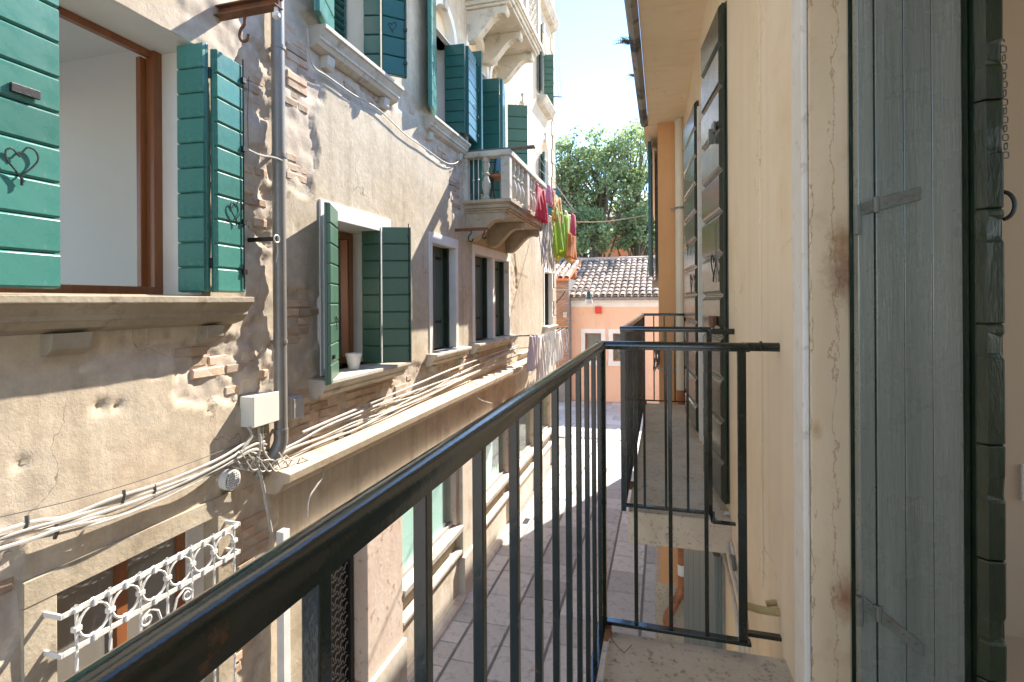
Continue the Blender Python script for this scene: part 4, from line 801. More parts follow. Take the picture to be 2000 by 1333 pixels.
# --- washing lines and laundry
def garment(name, label, u0, u1, v0, v1, X, m, taper=0.0, flare=0.0, folds=3, amp=.035, sleeve=0, fringe=0, group=None, hem=0.0):
    a, b = onX(u0, v0, X), onX(u1, v0, X); zt_, zb_ = a.z, onX((u0 + u1) / 2, v1, X).z; yc, w, H = (a.y + b.y) / 2, abs(b.y - a.y), zt_ - zb_
    r = random.Random(hash(name) % 1000 + int(u0)); ph = r.uniform(0, 6); nx, nz = 22, 20; vs = []; fs = []
    if fringe:
        k = MB()
        for i in range(fringe):
            y = yc - w / 2 + w * (i + .5) / fringe; L = H * r.uniform(.72, 1.0); wd = w / fringe * r.uniform(.25, .6); x0 = X + r.uniform(-.05, .05); n = 7
            vv = []
            for j in range(n + 1):
                t = j / n; xx = x0 + .02 * math.sin(t * 5 + i) ; yy = y + .03 * math.sin(t * 4 + i * 1.7); vv += [(xx, yy - wd / 2, zt_ - L * t), (xx + .012, yy, zt_ - L * t), (xx, yy + wd / 2, zt_ - L * t)]
            k.add(vv, [(j * 3 + q, j * 3 + q + 1, j * 3 + q + 4, j * 3 + q + 3) for j in range(n) for q in range(2)])
        o = k.build(name, m, smooth=True)
    else:
        for j in range(nz + 1):
            t = j / nz; ww = w * (1 - taper * t + flare * t * t)
            if sleeve and t < .3: ww *= 1 + sleeve * (1 - t / .3)
            for i in range(nx + 1):
                s = i / nx - .5; wave = amp * (.25 + t) * math.sin(folds * 2 * math.pi * s + ph + 1.2 * t) + amp * .4 * math.sin(folds * 5.1 * s + ph * 2 - 2 * t)
                z = zt_ - H * t * (1 - hem * abs(math.sin(3 * math.pi * s + ph))) - .03 * (1 - t) * math.sin(math.pi * (s + .5)) ; vs.append((X + wave, yc + s * ww + .02 * math.sin(5 * t + ph), z))
        for j in range(nz):
            for i in range(nx): q = j * (nx + 1) + i; fs.append((q, q + 1, q + nx + 2, q + nx + 1))
        k = MB(); k.add(vs, fs); o = k.build(name, m, smooth=True, recalc=False); sd = o.modifiers.new('cloth_thickness', 'SOLIDIFY'); sd.thickness = .003
    return tag(o, label, 'laundry', group or 'washing on the upper lines')
ln = thing('washing_line', 'washing lines strung from the lower stone balcony', 'clothes line', (-1.9, 9.5, 5.8))
for X_, pts in ((-1.72, [(1040, 285), (1080, 352), (1126, 416)]), (-1.80, [(1046, 352), (1085, 380), (1124, 418)]), (-1.95, [(1052, 330), (1085, 362), (1118, 408)])): cable(ln, pts, X_, .0035, 0, 1, name='line')
pe = onX(1125, 417, -1.75); k = MB(); k.tube([(XB, pe.y, pe.z), (pe.x + .03, pe.y, pe.z)], .012, 6); k.build('rod', M['iron_plain'], ln, smooth=True)
garment('red_dress', 'bright red dress on the washing line next to the stone balcony', 1048, 1062, 358, 430, -1.80, cloth('cloth_red', (.62, .05, .08)), taper=-.1, flare=.3)
garment('pink_blouse', 'pink top pegged behind the red dress', 1069, 1083, 358, 402, -1.95, cloth('cloth_pink', (.62, .22, .32)))
garment('fringed_shawl', 'grey fringed shawl hanging below the red dress', 1056, 1080, 425, 535, -1.95, cloth('cloth_grey', (.55, .55, .58)), fringe=26)
garment('orange_blouse', 'orange yellow top pegged beside the pink one', 1079, 1094, 372, 434, -1.80, cloth('cloth_orange', (.70, .40, .10)), taper=.2)
garment('lime_dress', 'long lime green dress, the brightest green on the line', 1084, 1108, 402, 502, -1.78, cloth('cloth_lime', (.50, .66, .16), .6), taper=.15, folds=4, amp=.06, hem=.12)
garment('yellow_wrap', 'yellow wrap hanging lowest on the upper line', 1078, 1098, 410, 515, -1.92, cloth('cloth_yellow', (.64, .64, .20), .6), taper=.35, hem=.15)
garment('cream_sheet', 'narrow cream cloth beside the lime dress', 1104, 1115, 410, 512, -1.80, cloth('cloth_cream', (.80, .72, .52), .4), folds=2)
garment('orange_net', 'orange net cloth near the far end of the line', 1110, 1124, 452, 505, -1.70, cloth('cloth_net', (.72, .38, .16), .6), taper=-.2)
garment('red_scarf', 'narrow pinkish red scarf at the far end of the line', 1118, 1124, 415, 460, -1.74, cloth('cloth_scarf', (.66, .08, .14)), folds=1)
l2t = thing('washing_line', 'low washing line between two wall rods below the far windows', 'clothes line', (-2.2, 11, 3.4))
yn, yf = 9.45, 12.95; xn, xf_ = onY(1048, 650, yn).x, onY(1108, 641, yf).x; zn, zf = onY(1030, 655, yn).z, onY(1100, 641, yf).z
for y, x, z in ((yn, xn, zn), (yf, xf_, zf)): k = MB(); k.tube([(XB - .03, y, z - .02), (x + .03, y, z)], .012, 6); k.build('rod', M['iron_plain'], l2t, smooth=True)
for f in (.25, .55, .85):
    k = MB(); xa, xb = XB + (xn - XB) * f, XB + (xf_ - XB) * f; k.tube([(xa, yn, zn), ((xa + xb) / 2, (yn + yf) / 2, min(zn, zf) - .08), (xb, yf, zf)], .0035, 5); k.build('line', M['cable'], l2t)
wc = cloth('cloth_white', (.80, .79, .80), .35); wb = cloth('cloth_white_blue', (.66, .72, .78), .35); G = 'white washing on the low line'
garment('white_shirt', 'white lilac shirt at the near end of the low line', 1035, 1049, 655, 722, -2.2, cloth('cloth_lilac', (.70, .66, .74), .3), taper=-.15, group=G)
garment('white_sheet', 'long white sheet hanging on the low line', 1049, 1062, 655, 745, -2.22, wc, folds=4, group=G)
garment('white_strips', 'row of thin white strips on the low line', 1061, 1086, 652, 735, -2.2, wb, fringe=24, group=G)
garment('white_towel', 'white towel near the far end of the low line', 1086, 1096, 648, 705, -2.2, wc, folds=3, group=G)
garment('white_socks', 'small white things at the very end of the low line', 1096, 1106, 645, 690, -2.2, wb, fringe=7, group=G)
# --- street lamp on the far corner
lp = thing('street_lamp', 'wall lamp with glass cup on a long arm at the far corner', 'lamp', (XB, 13.2, 4.0))
yl = 13.22; a0, a1 = onY(1085, 568, yl), onY(1141, 566, yl); k = MB(); k.tube([(XB - .02, yl - .1, a0.z), (a1.x, yl, a1.z)], .016, 8); k.build('arm', M['plastic_grey'], lp, smooth=True)
k = MB(); k.tube(smoothpath([(XB, yl - .08, a0.z - .32), (XB + .12, yl - .06, a0.z - .2), (XB + .25, yl - .05, a0.z - .02)], 4), .012, 6); k.build('brace', M['iron_plain'], lp, smooth=True)
c = onY(1150, 590, yl); zt_ = a1.z
k = MB(); k.tube([(a1.x, yl, zt_), (c.x, yl, zt_ - .02), (c.x, yl, zt_ - .06)], .016, 8); k.lathe(c.x, yl, [(.02, zt_ - .03), (.05, zt_ - .09), (.06, zt_ - .2), (.075, zt_ - .24)][::-1], 12); k.build('lamp_cap', mat('lamp_green', (.10, .14, .13), .5), lp, smooth=True)
k = MB(); k.lathe(c.x, yl, [(.05, zt_ - .37), (.10, zt_ - .345), (.085, zt_ - .245)], 14); k.build('lamp_glass', mat('lamp_glass', (.80, .80, .78), .2), lp, smooth=True)
pl = thing('line_pulley', 'iron arm with two cords running up the sky at the far corner', 'bracket', (XB, 13.1, 8.5))
yq = 13.0; q0, q1 = onY(1072, 190, yq), onY(1097, 190, yq); k = MB(); k.tube([(XB, yq, q0.z), (q1.x, yq, q1.z)], .014, 6); k.build('arm', M['iron_plain'], pl, smooth=True)
for du in (-3, 3):
    k = MB(); k.tube([onY(1094 + du, 190, yq), onY(1088 + du, 120, yq), onY(1083 + du, 0, yq - .2), onY(1080 + du, -70, yq - .3)], .007, 5); k.build('cord', M['cable'], pl, smooth=True)
# ================================================================== cream house on the right (the one we look along)
XR = .36; ZF = 2.80
def XW(y): return XR - .0285 * (y - 1.84)      # the wall runs slightly out of line with the street
hR = thing('townhouse', 'cream house on the right with dark shutters, wide eave and limestone doorway', 'house', (XR, 3, 0))
k = MB(); k.box(XR, .715, 1.55, 3.38, 0, 6.0); k.box(XR, .78, 4.45, 6.395, 0, 6.0); k.box(XR, .78, 3.38, 4.45, 0, ZF + .02); k.box(XR, .78, 3.38, 4.45, 5.44, 6.0)
k.box(XR, .78, -2.0, .05, 0, 6.0); k.box(XR, .78, .05, 1.55, 5.3, 6.0); k.box(XR, .78, .05, 1.55, 0, ZF)
k.v = [(XW(max(y, 1.0)), y, z) if abs(x - XR) < 1e-6 else (x, y, z) for x, y, z in k.v]; k.build('wall', M['cream'], hR)
k = MB(); k.box(.79, 6, -2, -1.9, 0, 6.0); k.box(.79, 6, 6.30, 6.39, 0, 6.0); k.box(6, 6.1, -2, 6.39, 0, ZF); k.box(-.12, 6.1, -2.1, 6.41, 6.12, 6.35); k.build('house_body', M['cream'], hR)
k = MB(); k.box(-.155, 6.0, -2.05, 6.42, 5.985, 6.07); k.build('eave_soffit', M['cream_dull'], hR)
k = MB(); gp = [(-.158, 5.975), (-.20, 5.955), (-.235, 5.975), (-.25, 6.02), (-.252, 6.10), (-.24, 6.10), (-.238, 6.03), (-.16, 6.03)]; k.exY(gp, -2.05, 6.44)
gt = k.build('gutter', mat('lichened_gutter', (.20, .20, .20), .8, (.34, .32, .29), 2.2, col3=(.06, .065, .07), scale3=3.2, lo3=.5, hi3=.6, bscale=30, bstr=.4), hR); gt['label'] = 'stained grey gutter along the eave'
# the room behind the doorway
k = MB(); k.box(.79, 4.2, 2.15, 2.2, ZF, 5.6); k.box(4.2, 4.25, -1.8, 2.2, ZF, ZF + .3); k.box(4.2, 4.25, -1.8, 2.2, 5.3, 5.6); k.box(.79, 4.2, -1.85, -1.8, ZF, 5.6); k.box(.79, 4.2, -1.8, 2.2, ZF - .05, ZF); k.box(.79, 4.2, -1.8, 2.2, 5.6, 5.65); k.build('room', M['room_warm'], hR)  # far wall left open, an added gap so sky light brightens the room
k = MB(); k.box(.72, .75, 1.50, 2.14, ZF, 5.5); k.build('inner_jamb', M['room_warm'], hR)
sp_ = onY(1996, 942, 2.148); k = MB(); k.box(sp_.x - .005, sp_.x + .09, 2.138, 2.149, sp_.z - .06, sp_.z + .06); k.build('light_switch', M['white_paint'], hR, bevel=.003)
# limestone door frame
k = MB(); k.box(.330, .3445, 1.455, 1.563, ZF, 5.3); k.build('door_architrave', M['marble_edge'], hR, bevel=.004)
k = MB(); k.box(.345, .4345, 1.457, 1.562, ZF, 5.3); jb = k.build('door_jamb', M['jamb'], hR, bevel=.005); jb['label'] = 'veined pink limestone jamb with rust streaks'
k = MB(); k.box(XR - .03, .487, -.05, .05, ZF, 5.3); k.box(XR - .0305, .487, -.05, 1.573, 5.301, 5.45); k.build('door_jamb', M['jamb'], hR, bevel=.005)
k = MB(); k.box(.34, .78, .05, 1.455, ZF - .02, ZF + .035); k.build('threshold', M['marble_edge'], hR, bevel=.006)
k = MB(); k.box(.435, .715, 1.462, 1.545, ZF, 5.3); k.build('door_reveal', M['dark_edge'], hR)
# folded door shutter standing in the doorway: narrow strip, three-board leaf, thick edge of the second leaf
YS = 1.453
def vplank(x0, x1, y0, y1, z0, z1, m, parent, name='plank', bev=.003):
    k = MB(); k.box(x0, x1, y0, y1, z0, z1); return k.build(name, m, parent, bevel=bev)
k = MB(); k.box(.440, .6595, YS - .008, YS, ZF + .03, 5.28); sh = k.build('shutter', M['dark_edge'], hR); sh['label'] = 'grey green folded door shutter seen close at the right'
vplank(.4371, .4713, YS - .040, YS - .009, ZF + .03, 5.28, M['grey_sh'], sh)
for x0, x1 in ((.4735, .5287), (.5294, .583), (.5837, .6405)): vplank(x0, x1, YS - .043, YS - .009, ZF + .03, 5.28, M['grey_sh'], sh, bev=.0016)
vplank(.641, .6588, YS - .032, YS - .009, ZF + .03, 5.28, M['dark_edge'], sh, name='rebate')
k = MB(); k.box(.660, .709, YS - .05, YS, ZF + .03, 5.28); s2_ = k.build('shutter', M['dark_edge'], hR); s2_['label'] = 'notched dark green edge of the second folded leaf'
z = ZF + .03; rr = random.Random(5); Ye = YS - .066
while z < 5.2:
    h = rr.choice((.235, .25, .262)); c = .012; x0, x1, xm = .6595, .711, .674; y0, y1 = Ye, YS - .05
    k = MB(); prof = [(x0, y1), (x0, y0 + .018), (xm, y0), (x1 - .006, y0 + .004), (x1, y0 + .012), (x1, y1)]
    n = len(prof); vs = []; t_ = rr.choice((.3, .5, .7)); d_ = rr.choice((.003, .006, .009)); lay = [(0.001, .003), (.003, .0), (h * t_, 0), (h * t_ + .006, d_ * .5), (h * t_ + .016, d_), (h * t_ + .05, d_ * .8), (h * t_ + .06, 0), (h - .006, .0), (h - .002, .003)]
    for zz, sh_ in lay:
        for i, (x, y) in enumerate(prof): vs.append((x - (sh_ if i in (3, 4, 5) else 0) + rr.uniform(-.0006, .0006), y + (sh_ * .6 if i in (3,) else (.002 if sh_ == .003 and i in (1, 2) else 0)) + rr.uniform(-.0006, .0006), z + zz))
    m_ = len(lay); fs = [tuple(range(n))[::-1], tuple(range((m_ - 1) * n, m_ * n))] + [(j * n + i, j * n + (i + 1) % n, (j + 1) * n + (i + 1) % n, (j + 1) * n + i) for j in range(m_ - 1) for i in range(n)]
    k.add(vs, fs); k.build('plank', M['dark_edge'], s2_, bevel=.0015); z += h
def hinge(zc, dz, gap=0):
    k = MB(); a = Vector((.4385, YS - .0435, zc - .012)); e = Vector((.14, 0, dz)); k.obox(a, (.028, 0, dz * .2), (0, -.003, 0), (0, 0, .028)); k.obox((.4755, YS - .0437, zc - .012 + dz * .26), (.085, 0, dz * .6), (0, -.003, 0), (0, 0, .030))
    k.tube([(.4350, YS - .044, zc - .055), (.4350, YS - .044, zc + .012)], .008, 10); k.tube([(.4724, YS - .046, zc + dz * .23 - .014), (.4724, YS - .046, zc + dz * .23 + .022)], .0065, 10)
    for t in (.05, .12): k.tube([(.441 + t * .2, YS - .047, zc + dz * .05), (.441 + t * .2, YS - .049, zc + dz * .05)], .004, 8)
    for x in (.493, .522, .546): k.tube([(x, YS - .0467, zc + dz * .26 + (x - .4755) / .085 * dz * .6 + .003), (x, YS - .0490, zc + dz * .26 + (x - .4755) / .085 * dz * .6 + .003)], .0035, 8)
    k.build('hinge', M['hinge'], sh, smooth=True, bevel=.0012)
M['hinge'] = mat('painted_hinge', (.10, .11, .09), .35, (.15, .155, .13), 30, col3=(.20, .07, .03), scale3=40, lo3=.6, hi3=.72, bscale=60, bstr=.3)
hinge(onY(1690, 412, YS - .04).z, .035); hinge(onY(1690, 1175, YS - .04).z, -.11)
chn = thing('chain', 'small rusty chain hanging from the notched shutter edge', 'chain', (.76, 1.40, 4.0))
p0 = onY(1960, 88, 1.405); p1 = onY(1965, 312, 1.405); n = 13; L = (p0.z - p1.z) / n
for i in range(n):
    zc = p0.z - L * (i + .5); k = MB(); x = p0.x + (p1.x - p0.x) * i / n; a, b = (.0, 1.0) if i % 2 else (1.0, .15); hh = L * .68; ww = .0055
    k.tube([(x + a * ww * math.cos(t), 1.405 + b * ww * math.cos(t), zc + hh * .5 * (1 if math.sin(t) > 0 else -1) * min(1, abs(math.sin(t)) * 1.6) + ww * 0) for t in [q * math.pi / 7 for q in range(14)]], .0014, 6, closed=True)
    k.build('link', M['hinge'], chn, smooth=True)
k = MB(); k.tube([(p0.x - .006 + .008 * math.cos(a * .6), 1.405, p0.z + .006 + .008 * math.sin(a * .6)) for a in range(10)], .0018, 6); k.build('screw_eye', M['hinge'], chn, smooth=True)
pr = thing('pull_ring', 'dark half ring handle behind the notched shutter edge', 'handle', (.76, 1.4, 4.1))
c = onY(1958, 402, 1.41); k = MB(); k.tube([(c.x + .022 * math.cos(-1.5 + a * .3), 1.41, c.z + .03 * math.sin(-1.5 + a * .3)) for a in range(11)], .0045, 8); rb = k.build('ring', M['iron_plain'], pr, smooth=True)
# the painted wire and a few marks on the cream wall
wr = thing('painted_wire', 'cream painted wire running down the right wall', 'wire', (XR, 1.95, ZF))
def oncream(u, v, o=.004): return onX(u, v, .352 - o)
k = MB(); yw = oncream(1484, 300).y; pts = [(XW(2.1) - .004, yw + .003 * math.sin(i * 1.7), 5.9 - i * .16) for i in range(20)]; k.tube(pts, .0032, 6)
[k.tube([(XW(2.1) - .004, yw, z), (XW(2.1) - .004, yw, z + .012)], .007, 6) for z in (4.55, 4.2, 3.8, 3.4, 3.05)]; k.build('wire', M['cream'], wr, smooth=True)
k = MB(); pts = [(XW(2.1) - .002, yw - .02, 5.9 - i * .3) for i in range(11)]; k.tube(pts, .002, 5); k.build('wire', M['cream'], wr, smooth=True)
# balcony door shutters on the cream wall
def bifold(p0, p1, z0, z1, lab):
    l = leaf(hR, p0, p1, z0, z1, 12, M['dark_sh'], 1, .034, medge=M['dark_edge'], c=.022); l['label'] = lab
    d = Vector((p1[0] - p0[0], p1[1] - p0[1], 0)).normalized(); nr = Vector((-d.y, d.x, 0)); q = Vector((p0[0], p0[1], 0)) - nr * .030
    k = MB(); k.obox(q + Vector((0, 0, z0 - .0)) + d * .004, Vector((p1[0] - p0[0], p1[1] - p0[1], 0)) * .97, nr * .026, (0, 0, z1 - z0 + .01)); k.build('folded_panel', M['dark_edge'], l, bevel=.003); return l
nl = bifold((.318, 2.965), (.262, 3.42), 2.86, 5.47, 'near dark leaf folded back on the right wall')
fl = bifold((.280, 4.50), (.224, 5.20), 2.86, 5.52, 'far dark leaf folded back on the right wall')
def onleaf(l, u, v, p0):
    n_ = Vector(l['_n']); d = ray(u, v); o = Vector((p0[0], p0[1], 0)) + n_ * .036; t = n_.dot(o - Vector((0, 0, 0))) / n_.dot(d) if abs(n_.dot(d)) > 1e-6 else 1
    p = d * t; return Vector((p.x, p.y, p.z + CAMZ))
heart_hook(nl, onleaf(nl, 1398, 520, (.318, 2.965)), .10, name='shutter_hook'); heart_hook(fl, onleaf(fl, 1353, 552, (.280, 4.50)), .11); heart_hook(fl, onleaf(fl, 1346, 485, (.280, 4.50)), .07)
c0 = onleaf(nl, 1402, 432, (.318, 2.965)); k = MB()
for i in range(16):
    zc = c0.z - .011 - i * .02; n_, e_ = Vector(nl['_n']), Vector(nl['_e']); a = e_ if i % 2 else n_
    k.tube([Vector((c0.x, c0.y, zc)) + n_ * .010 + a * .005 * math.cos(t) + Vector((0, 0, .013 * math.sin(t))) for t in [q * math.pi / 4 for q in range(8)]], .0016, 5, closed=True)
k.build('chain', M['hinge'], nl, smooth=True)
c0 = onleaf(nl, 1396, 262, (.318, 2.965)); n_, e_ = Vector(nl['_n']), Vector(nl['_e']); k = MB(); k.obox(c0 - e_ * .03, e_ * .07, n_ * .012, (0, 0, .06)); k.obox(c0 + e_ * .0 - Vector((0, 0, .05)), e_ * .02, n_ * .03, (0, 0, .08)); k.build('latch', M['hinge'], nl, bevel=.003)
c0 = onleaf(nl, 1396, 636, (.318, 2.965)); k = MB(); k.obox(c0 - e_ * .05, e_ * .11, n_ * .02, (0, 0, .05)); k.tube([c0 - e_ * .07 + n_ * .02, c0 + n_ * .02], .01, 6); k.build('bolt', M['rust'], nl, bevel=.003)
k = MB(); k.box(XW(3.4) - .02, XR + .02, 3.36, 3.43, ZF + .02, 5.44); k.box(XW(4.4) - .02, XR + .02, 4.40, 4.47, ZF + .02, 5.44); k.build('door_surround', M['marble_edge'], hR, bevel=.004)
k = MB(); k.box(.60, .64, 3.38, 4.45, ZF, 5.44); k.build('balcony_door', M['white_paint'], hR); k = MB(); [k.box(.592, .598, y, y + .42, ZF + .4, 5.3) for y in (3.45, 3.95)]; k.build('pane', M['glass'], hR)
# ground-floor door below the far balcony, cables down the wall
k = MB(); k.prism([(XW(3.2) - .02, 3.2, 0), (XW(5.2) - .02, 5.2, 0), (XW(5.2) + .05, 5.2, 0), (XW(3.2) + .05, 3.2, 0)], (0, 0, 2.55)); gd = k.build('door_surround', M['white_paint'], hR)
gl = leaf(hR, (.305, 3.15), (.18, 4.30), .05, 2.5, 5, M['grey_door'], 1, .04, vertical=True); gl['label'] = 'grey green street door leaf under the far balcony'
wr2 = thing('wall_cables', 'pale cables tied against the right wall under the far balcony', 'cables', (XR, 3.0, 2.0))
for i, (du, x) in enumerate(((0, .305), (10, .308), (18, .311))):
    k = MB(); pts = [onX(1411 + du, 1062, x), onX(1420 + du, 1110, x), onX(1432 + du, 1160, x), onX(1440 + du, 1215, x), onX(1444 + du, 1290, x)]; k.tube(smoothpath(pts, 4), .009, 7); k.build('cable', M['cable'], wr2, smooth=True)
p = onX(1432, 1097, .295); k = MB(); k.tube([p + Vector((0, -.05, -.015)), p + Vector((0, 0, .02)), p + Vector((0, .05, 0))], .010, 6); k.build('tie', M['cable_dark'], wr2, smooth=True)
cor = thing('corrugated_conduit', 'two ribbed yellow conduits poking out of the right wall', 'conduit', (XR, 1.9, 3.0))
def ribbed(pts, r):
    P = smoothpath(pts, 14); k = MB(); k.tube(P, [r * (1.0 if (i // 1) % 2 else .82) for i in range(len(P))], 12); k.build('conduit', mat('conduit_yellow', (.48, .36, .17), .5), cor, smooth=True)
yq = 1.90
ribbed([onY(1455, 1182, yq), onY(1480, 1190, yq), onY(1508, 1195, yq), onY(1535, 1197, yq)], .0135); ribbed([onY(1496, 1180, yq + .04), onY(1515, 1178, yq + .04), onY(1535, 1182, yq + .04)], .011)
# ------------------------------------------------------------------ the two iron balconies
def rail_prof(x, zt, w=.030):
    P = []
    s_ = w * .32; R_ = (w * w / 4 + s_ * s_) / (2 * s_); h_ = math.asin(w / 2 / R_)
    for i in range(15): a = h_ - 2 * h_ * i / 14; P.append((x + R_ * math.sin(a), zt - R_ + R_ * math.cos(a)))
    return P + [(x - w / 2, zt - .017), (x - .010, zt - .019), (x - .010, zt - .028), (x + .010, zt - .028), (x + .010, zt - .019), (x + w / 2, zt - .017)]
def balcony(lab, yn, yf, xs, post_x, ys, zt, zb, jog_n, jog_f, th=.15, near=True):
    b = thing('balcony', lab, 'balcony', (.1, (yn + yf) / 2, ZF - th))
    k = MB(); r = random.Random(2); k.box(xs + .022, XR + .02, yn + (-.004 if near else 0.0), yf + .004, ZF - th, ZF); k.build('slab', M['concrete'], b, bevel=.008, seg=2)
    k = MB(); k.prism([(x, yn, z) for x, z in rail_prof(xs, zt)], (0, yf - yn + .0, 0)); k.build('handrail', M['iron_paint'], b, smooth=True)
    for y, jog in ((yf, jog_f), (yn, jog_n)):
        if jog is None: continue
        k = MB(); k.prism([(xs - .015, y + q, z) for q, z in [(p[0], p[1]) for p in rail_prof(0, zt + .0004)]], (post_x + .03 - xs, 0, 0)); k.build('handrail', M['iron_paint'], b, smooth=True)
        k = MB(); k.prism([(post_x + .005, y + jog + q, z) for q, z in rail_prof(0, zt - .002, .026)], (XR - post_x, 0, 0)); k.prism([(post_x + .012 + q, y, z) for q, z in rail_prof(0, zt - .001, .026)], (0, jog, 0)); k.tube([(post_x + .06, y + jog, zt - .014), (post_x + .066, y + jog, zt - .014)], .017, 10); k.build('wall_stub', M['iron_paint'], b, smooth=True)
        k = MB(); k.box(xs - .008, post_x + .02, y - .014, y + .014, zb - .006, zb + .006); k.box(post_x + .0, XR, y + jog - .012, y + jog + .012, zb - .007, zb + .005); k.box(post_x - .008, post_x + .016, min(y, y + jog), max(y, y + jog), zb - .0065, zb + .0055); k.build('bottom_bar', M['iron_paint'], b, bevel=.0015)
        nx = 4; dx = (post_x - xs) / nx
        for i in range(1, nx): k = MB(); x = xs + dx * i; k.box(x - .0065, x + .0065, y - .0065, y + .0065, zb, zt - .027); k.build('baluster', M['iron_paint'], b, bevel=.0012)
        k = MB(); k.box(post_x - .016, post_x + .010, y - .008, y + .008, zb, zt - .027); k.build('post', M['iron_paint'], b, bevel=.0015)
        k = MB(); k.box(xs - .013, xs + .013, y - .013, y + .013, zb - .03, zt - .027); k.build('post', M['iron_paint'], b, bevel=.0015)
    k = MB(); k.box(xs - .0138, xs + .0138, yn + .014, yf - .014, zb - .0055, zb + .0065); k.build('bottom_bar', M['iron_paint'], b, bevel=.0015)
    kk = MB(); kk.box(-.0065, .0065, -.0065, .0065, zb, zt - .027); me = kk.mesh('baluster'); me.materials.append(M['iron_paint'])
    for y in ys: link('baluster', me, b, bevel=.0012, loc=(xs, y, 0))
    for y in (yn + .4, yf - .02): k = MB(); k.box(xs - .02, xs + .03, y - .015, y + .015, zb - .05, zb - .007); k.build('bracket', M['rust'], b, bevel=.002)
    return b
balcony('our own near balcony with glossy black iron railing running past the camera', -1.118, 1.83, -.203, .242, [.426 + .148 * q for q in range(-10, 10)], 3.785, 2.833, None, .055)
balcony('second black railed balcony further along the cream wall', 2.90, 6.02, -.208, .228, [2.90 + .1357 * q for q in range(1, 23)], 3.785, 2.832, -.11, .02, th=.17, near=False)
# bits on the second slab and our slab
deb = MB(); p = onZ(1420, 1007, ZF); deb.add([(p.x - .02, p.y - .01, ZF + .004), (p.x + .015, p.y - .02, ZF + .012), (p.x + .03, p.y + .01, ZF + .005), (p.x - .005, p.y + .025, ZF + .014), (p.x, p.y, ZF + .001)], [(0, 1, 2, 3), (0, 4, 1), (1, 4, 2), (2, 4, 3), (3, 4, 0)]); tag(deb.build('rubble_chip', M['white_rev']), 'pale chip of render lying on the far balcony floor', 'rubble')
tw_ = MB(); tw_.tube([onZ(1193, 1246, ZF + .004), onZ(1205, 1262, ZF + .004), onZ(1219, 1276, ZF + .006), onZ(1234, 1260, ZF + .012)], .0012, 5); tag(tw_.build('twig', M['bark']), 'thin bent twig on our balcony floor', 'twig')
fern = MB(); r = random.Random(4)
def frond(k, p, dirv, L, n=9):
    p = Vector(p); d = Vector(dirv).normalized(); s = d.cross(Vector((0, 0, 1))).normalized()
    for i in range(n):
        t = i / n; q = p + d * L * t + Vector((0, 0, -L * .35 * t * t)); w = L * .28 * (1 - t) + .004
        for sg in (-1, 1): a = q; b_ = q + s * sg * w + d * L * .1; k.add([a, a + d * L * .05, b_ + d * .008, b_], [(0, 1, 2, 3)])
pf = Vector((-.245, onX(1232, 95, -.245).y, 6.06))
for i in range(9): frond(fern, pf, (-.8 + r.uniform(-.4, .3), r.uniform(-1, 1), r.uniform(-.1, .7)), r.uniform(.09, .17))
tag(fern.build('gutter_fern', M['leaf2'], recalc=False), 'small fern growing from the gutter edge', 'plant')
fern = MB(); pf = Vector((-.245, onX(1240, 188, -.245).y, 6.05))
for i in range(5): frond(fern, pf, (-.8 + r.uniform(-.4, .3), r.uniform(-1, 1), r.uniform(-.1, .6)), r.uniform(.06, .10))
tag(fern.build('gutter_fern', M['leaf2'], recalc=False), 'tiny weed lower along the gutter edge', 'plant')
# ================================================================== orange house beyond the cream one
YO = 6.42; XO = -.05
hO = thing('townhouse', 'orange rendered house stepping out beyond the cream one', 'house', (XO, 8, 0))
k = MB(); k.box(XO, 5, YO, 14.1, .62, 6.0); k.build('wall', M['orange'], hO)
k = MB(); k.exX([(YO - .07, 0), (YO - .05, .55), (YO - .001, .64), (14.1, .64), (14.1, 0)], XO - .06, 5); k.build('plinth', M['concrete'], hO, bevel=.01)
k = MB(); k.box(XO - .16, 5.2, YO + .01, 14.2, 6.0, 6.1); k.build('eave', M['cream_dull'], hO)
ol = leaf(hO, (-.135, 6.98), (-.125, 7.55), 4.24, 5.95, 8, M['green_teal'], 1, .04); ol['label'] = 'dark green leaf open against the orange wall'
k = MB(); k.box(XO - .05, XO, 7.5, 8.3, 4.2, 5.96); k.build('window_surround', M['istria'], hO)
k = MB(); k.box(XO - .09, XO, 7.4, 8.4, 4.12, 4.2); k.build('sill', M['istria'], hO)
xp = onY(1328, 500, YO - .08).x
pz = thing('drainpipe', 'cream drainpipe with brown lower length against the orange wall', 'drainpipe', (xp, YO - .08, 0))
zsw = onY(1330, 762, YO - .08).z; k = MB(); k.tube([(xp, YO - .08, 5.98), (xp, YO - .08, zsw)], .048, 16); k.build('upper_pipe', M['pipe_white'], pz, smooth=True)
zel = onY(1335, 1150, YO - .08).z; k = MB(); k.tube([(xp + .002, YO - .08, zsw + .04), (xp + .002, YO - .08, zel)], .046, 16); k.build('lower_pipe', M['pipe_brown'], pz, smooth=True)
k = MB(); e1 = onY(1303, 1205, YO - .16); k.tube(smoothpath([(xp + .002, YO - .08, zel + .03), (xp - .01, YO - .09, zel - .03), (e1.x + .03, YO - .16, e1.z + .05), (e1.x, YO - .17, e1.z - .02), (e1.x, YO - .17, e1.z - .1)], 5), .047, 16); k.build('elbow', M['pipe_brown'], pz, smooth=True)
for v in (407, 640): z = onY(1330, v, YO - .08).z; k = MB(); k.lathe(xp, YO - .08, [(.049, z - .012), (.056, z - .012), (.056, z + .012), (.049, z + .012)], 16); k.box(xp - .1, xp + .1, YO - .04, YO - .03, z - .01, z + .01); k.build('clamp', M['pipe'], pz, smooth=True)
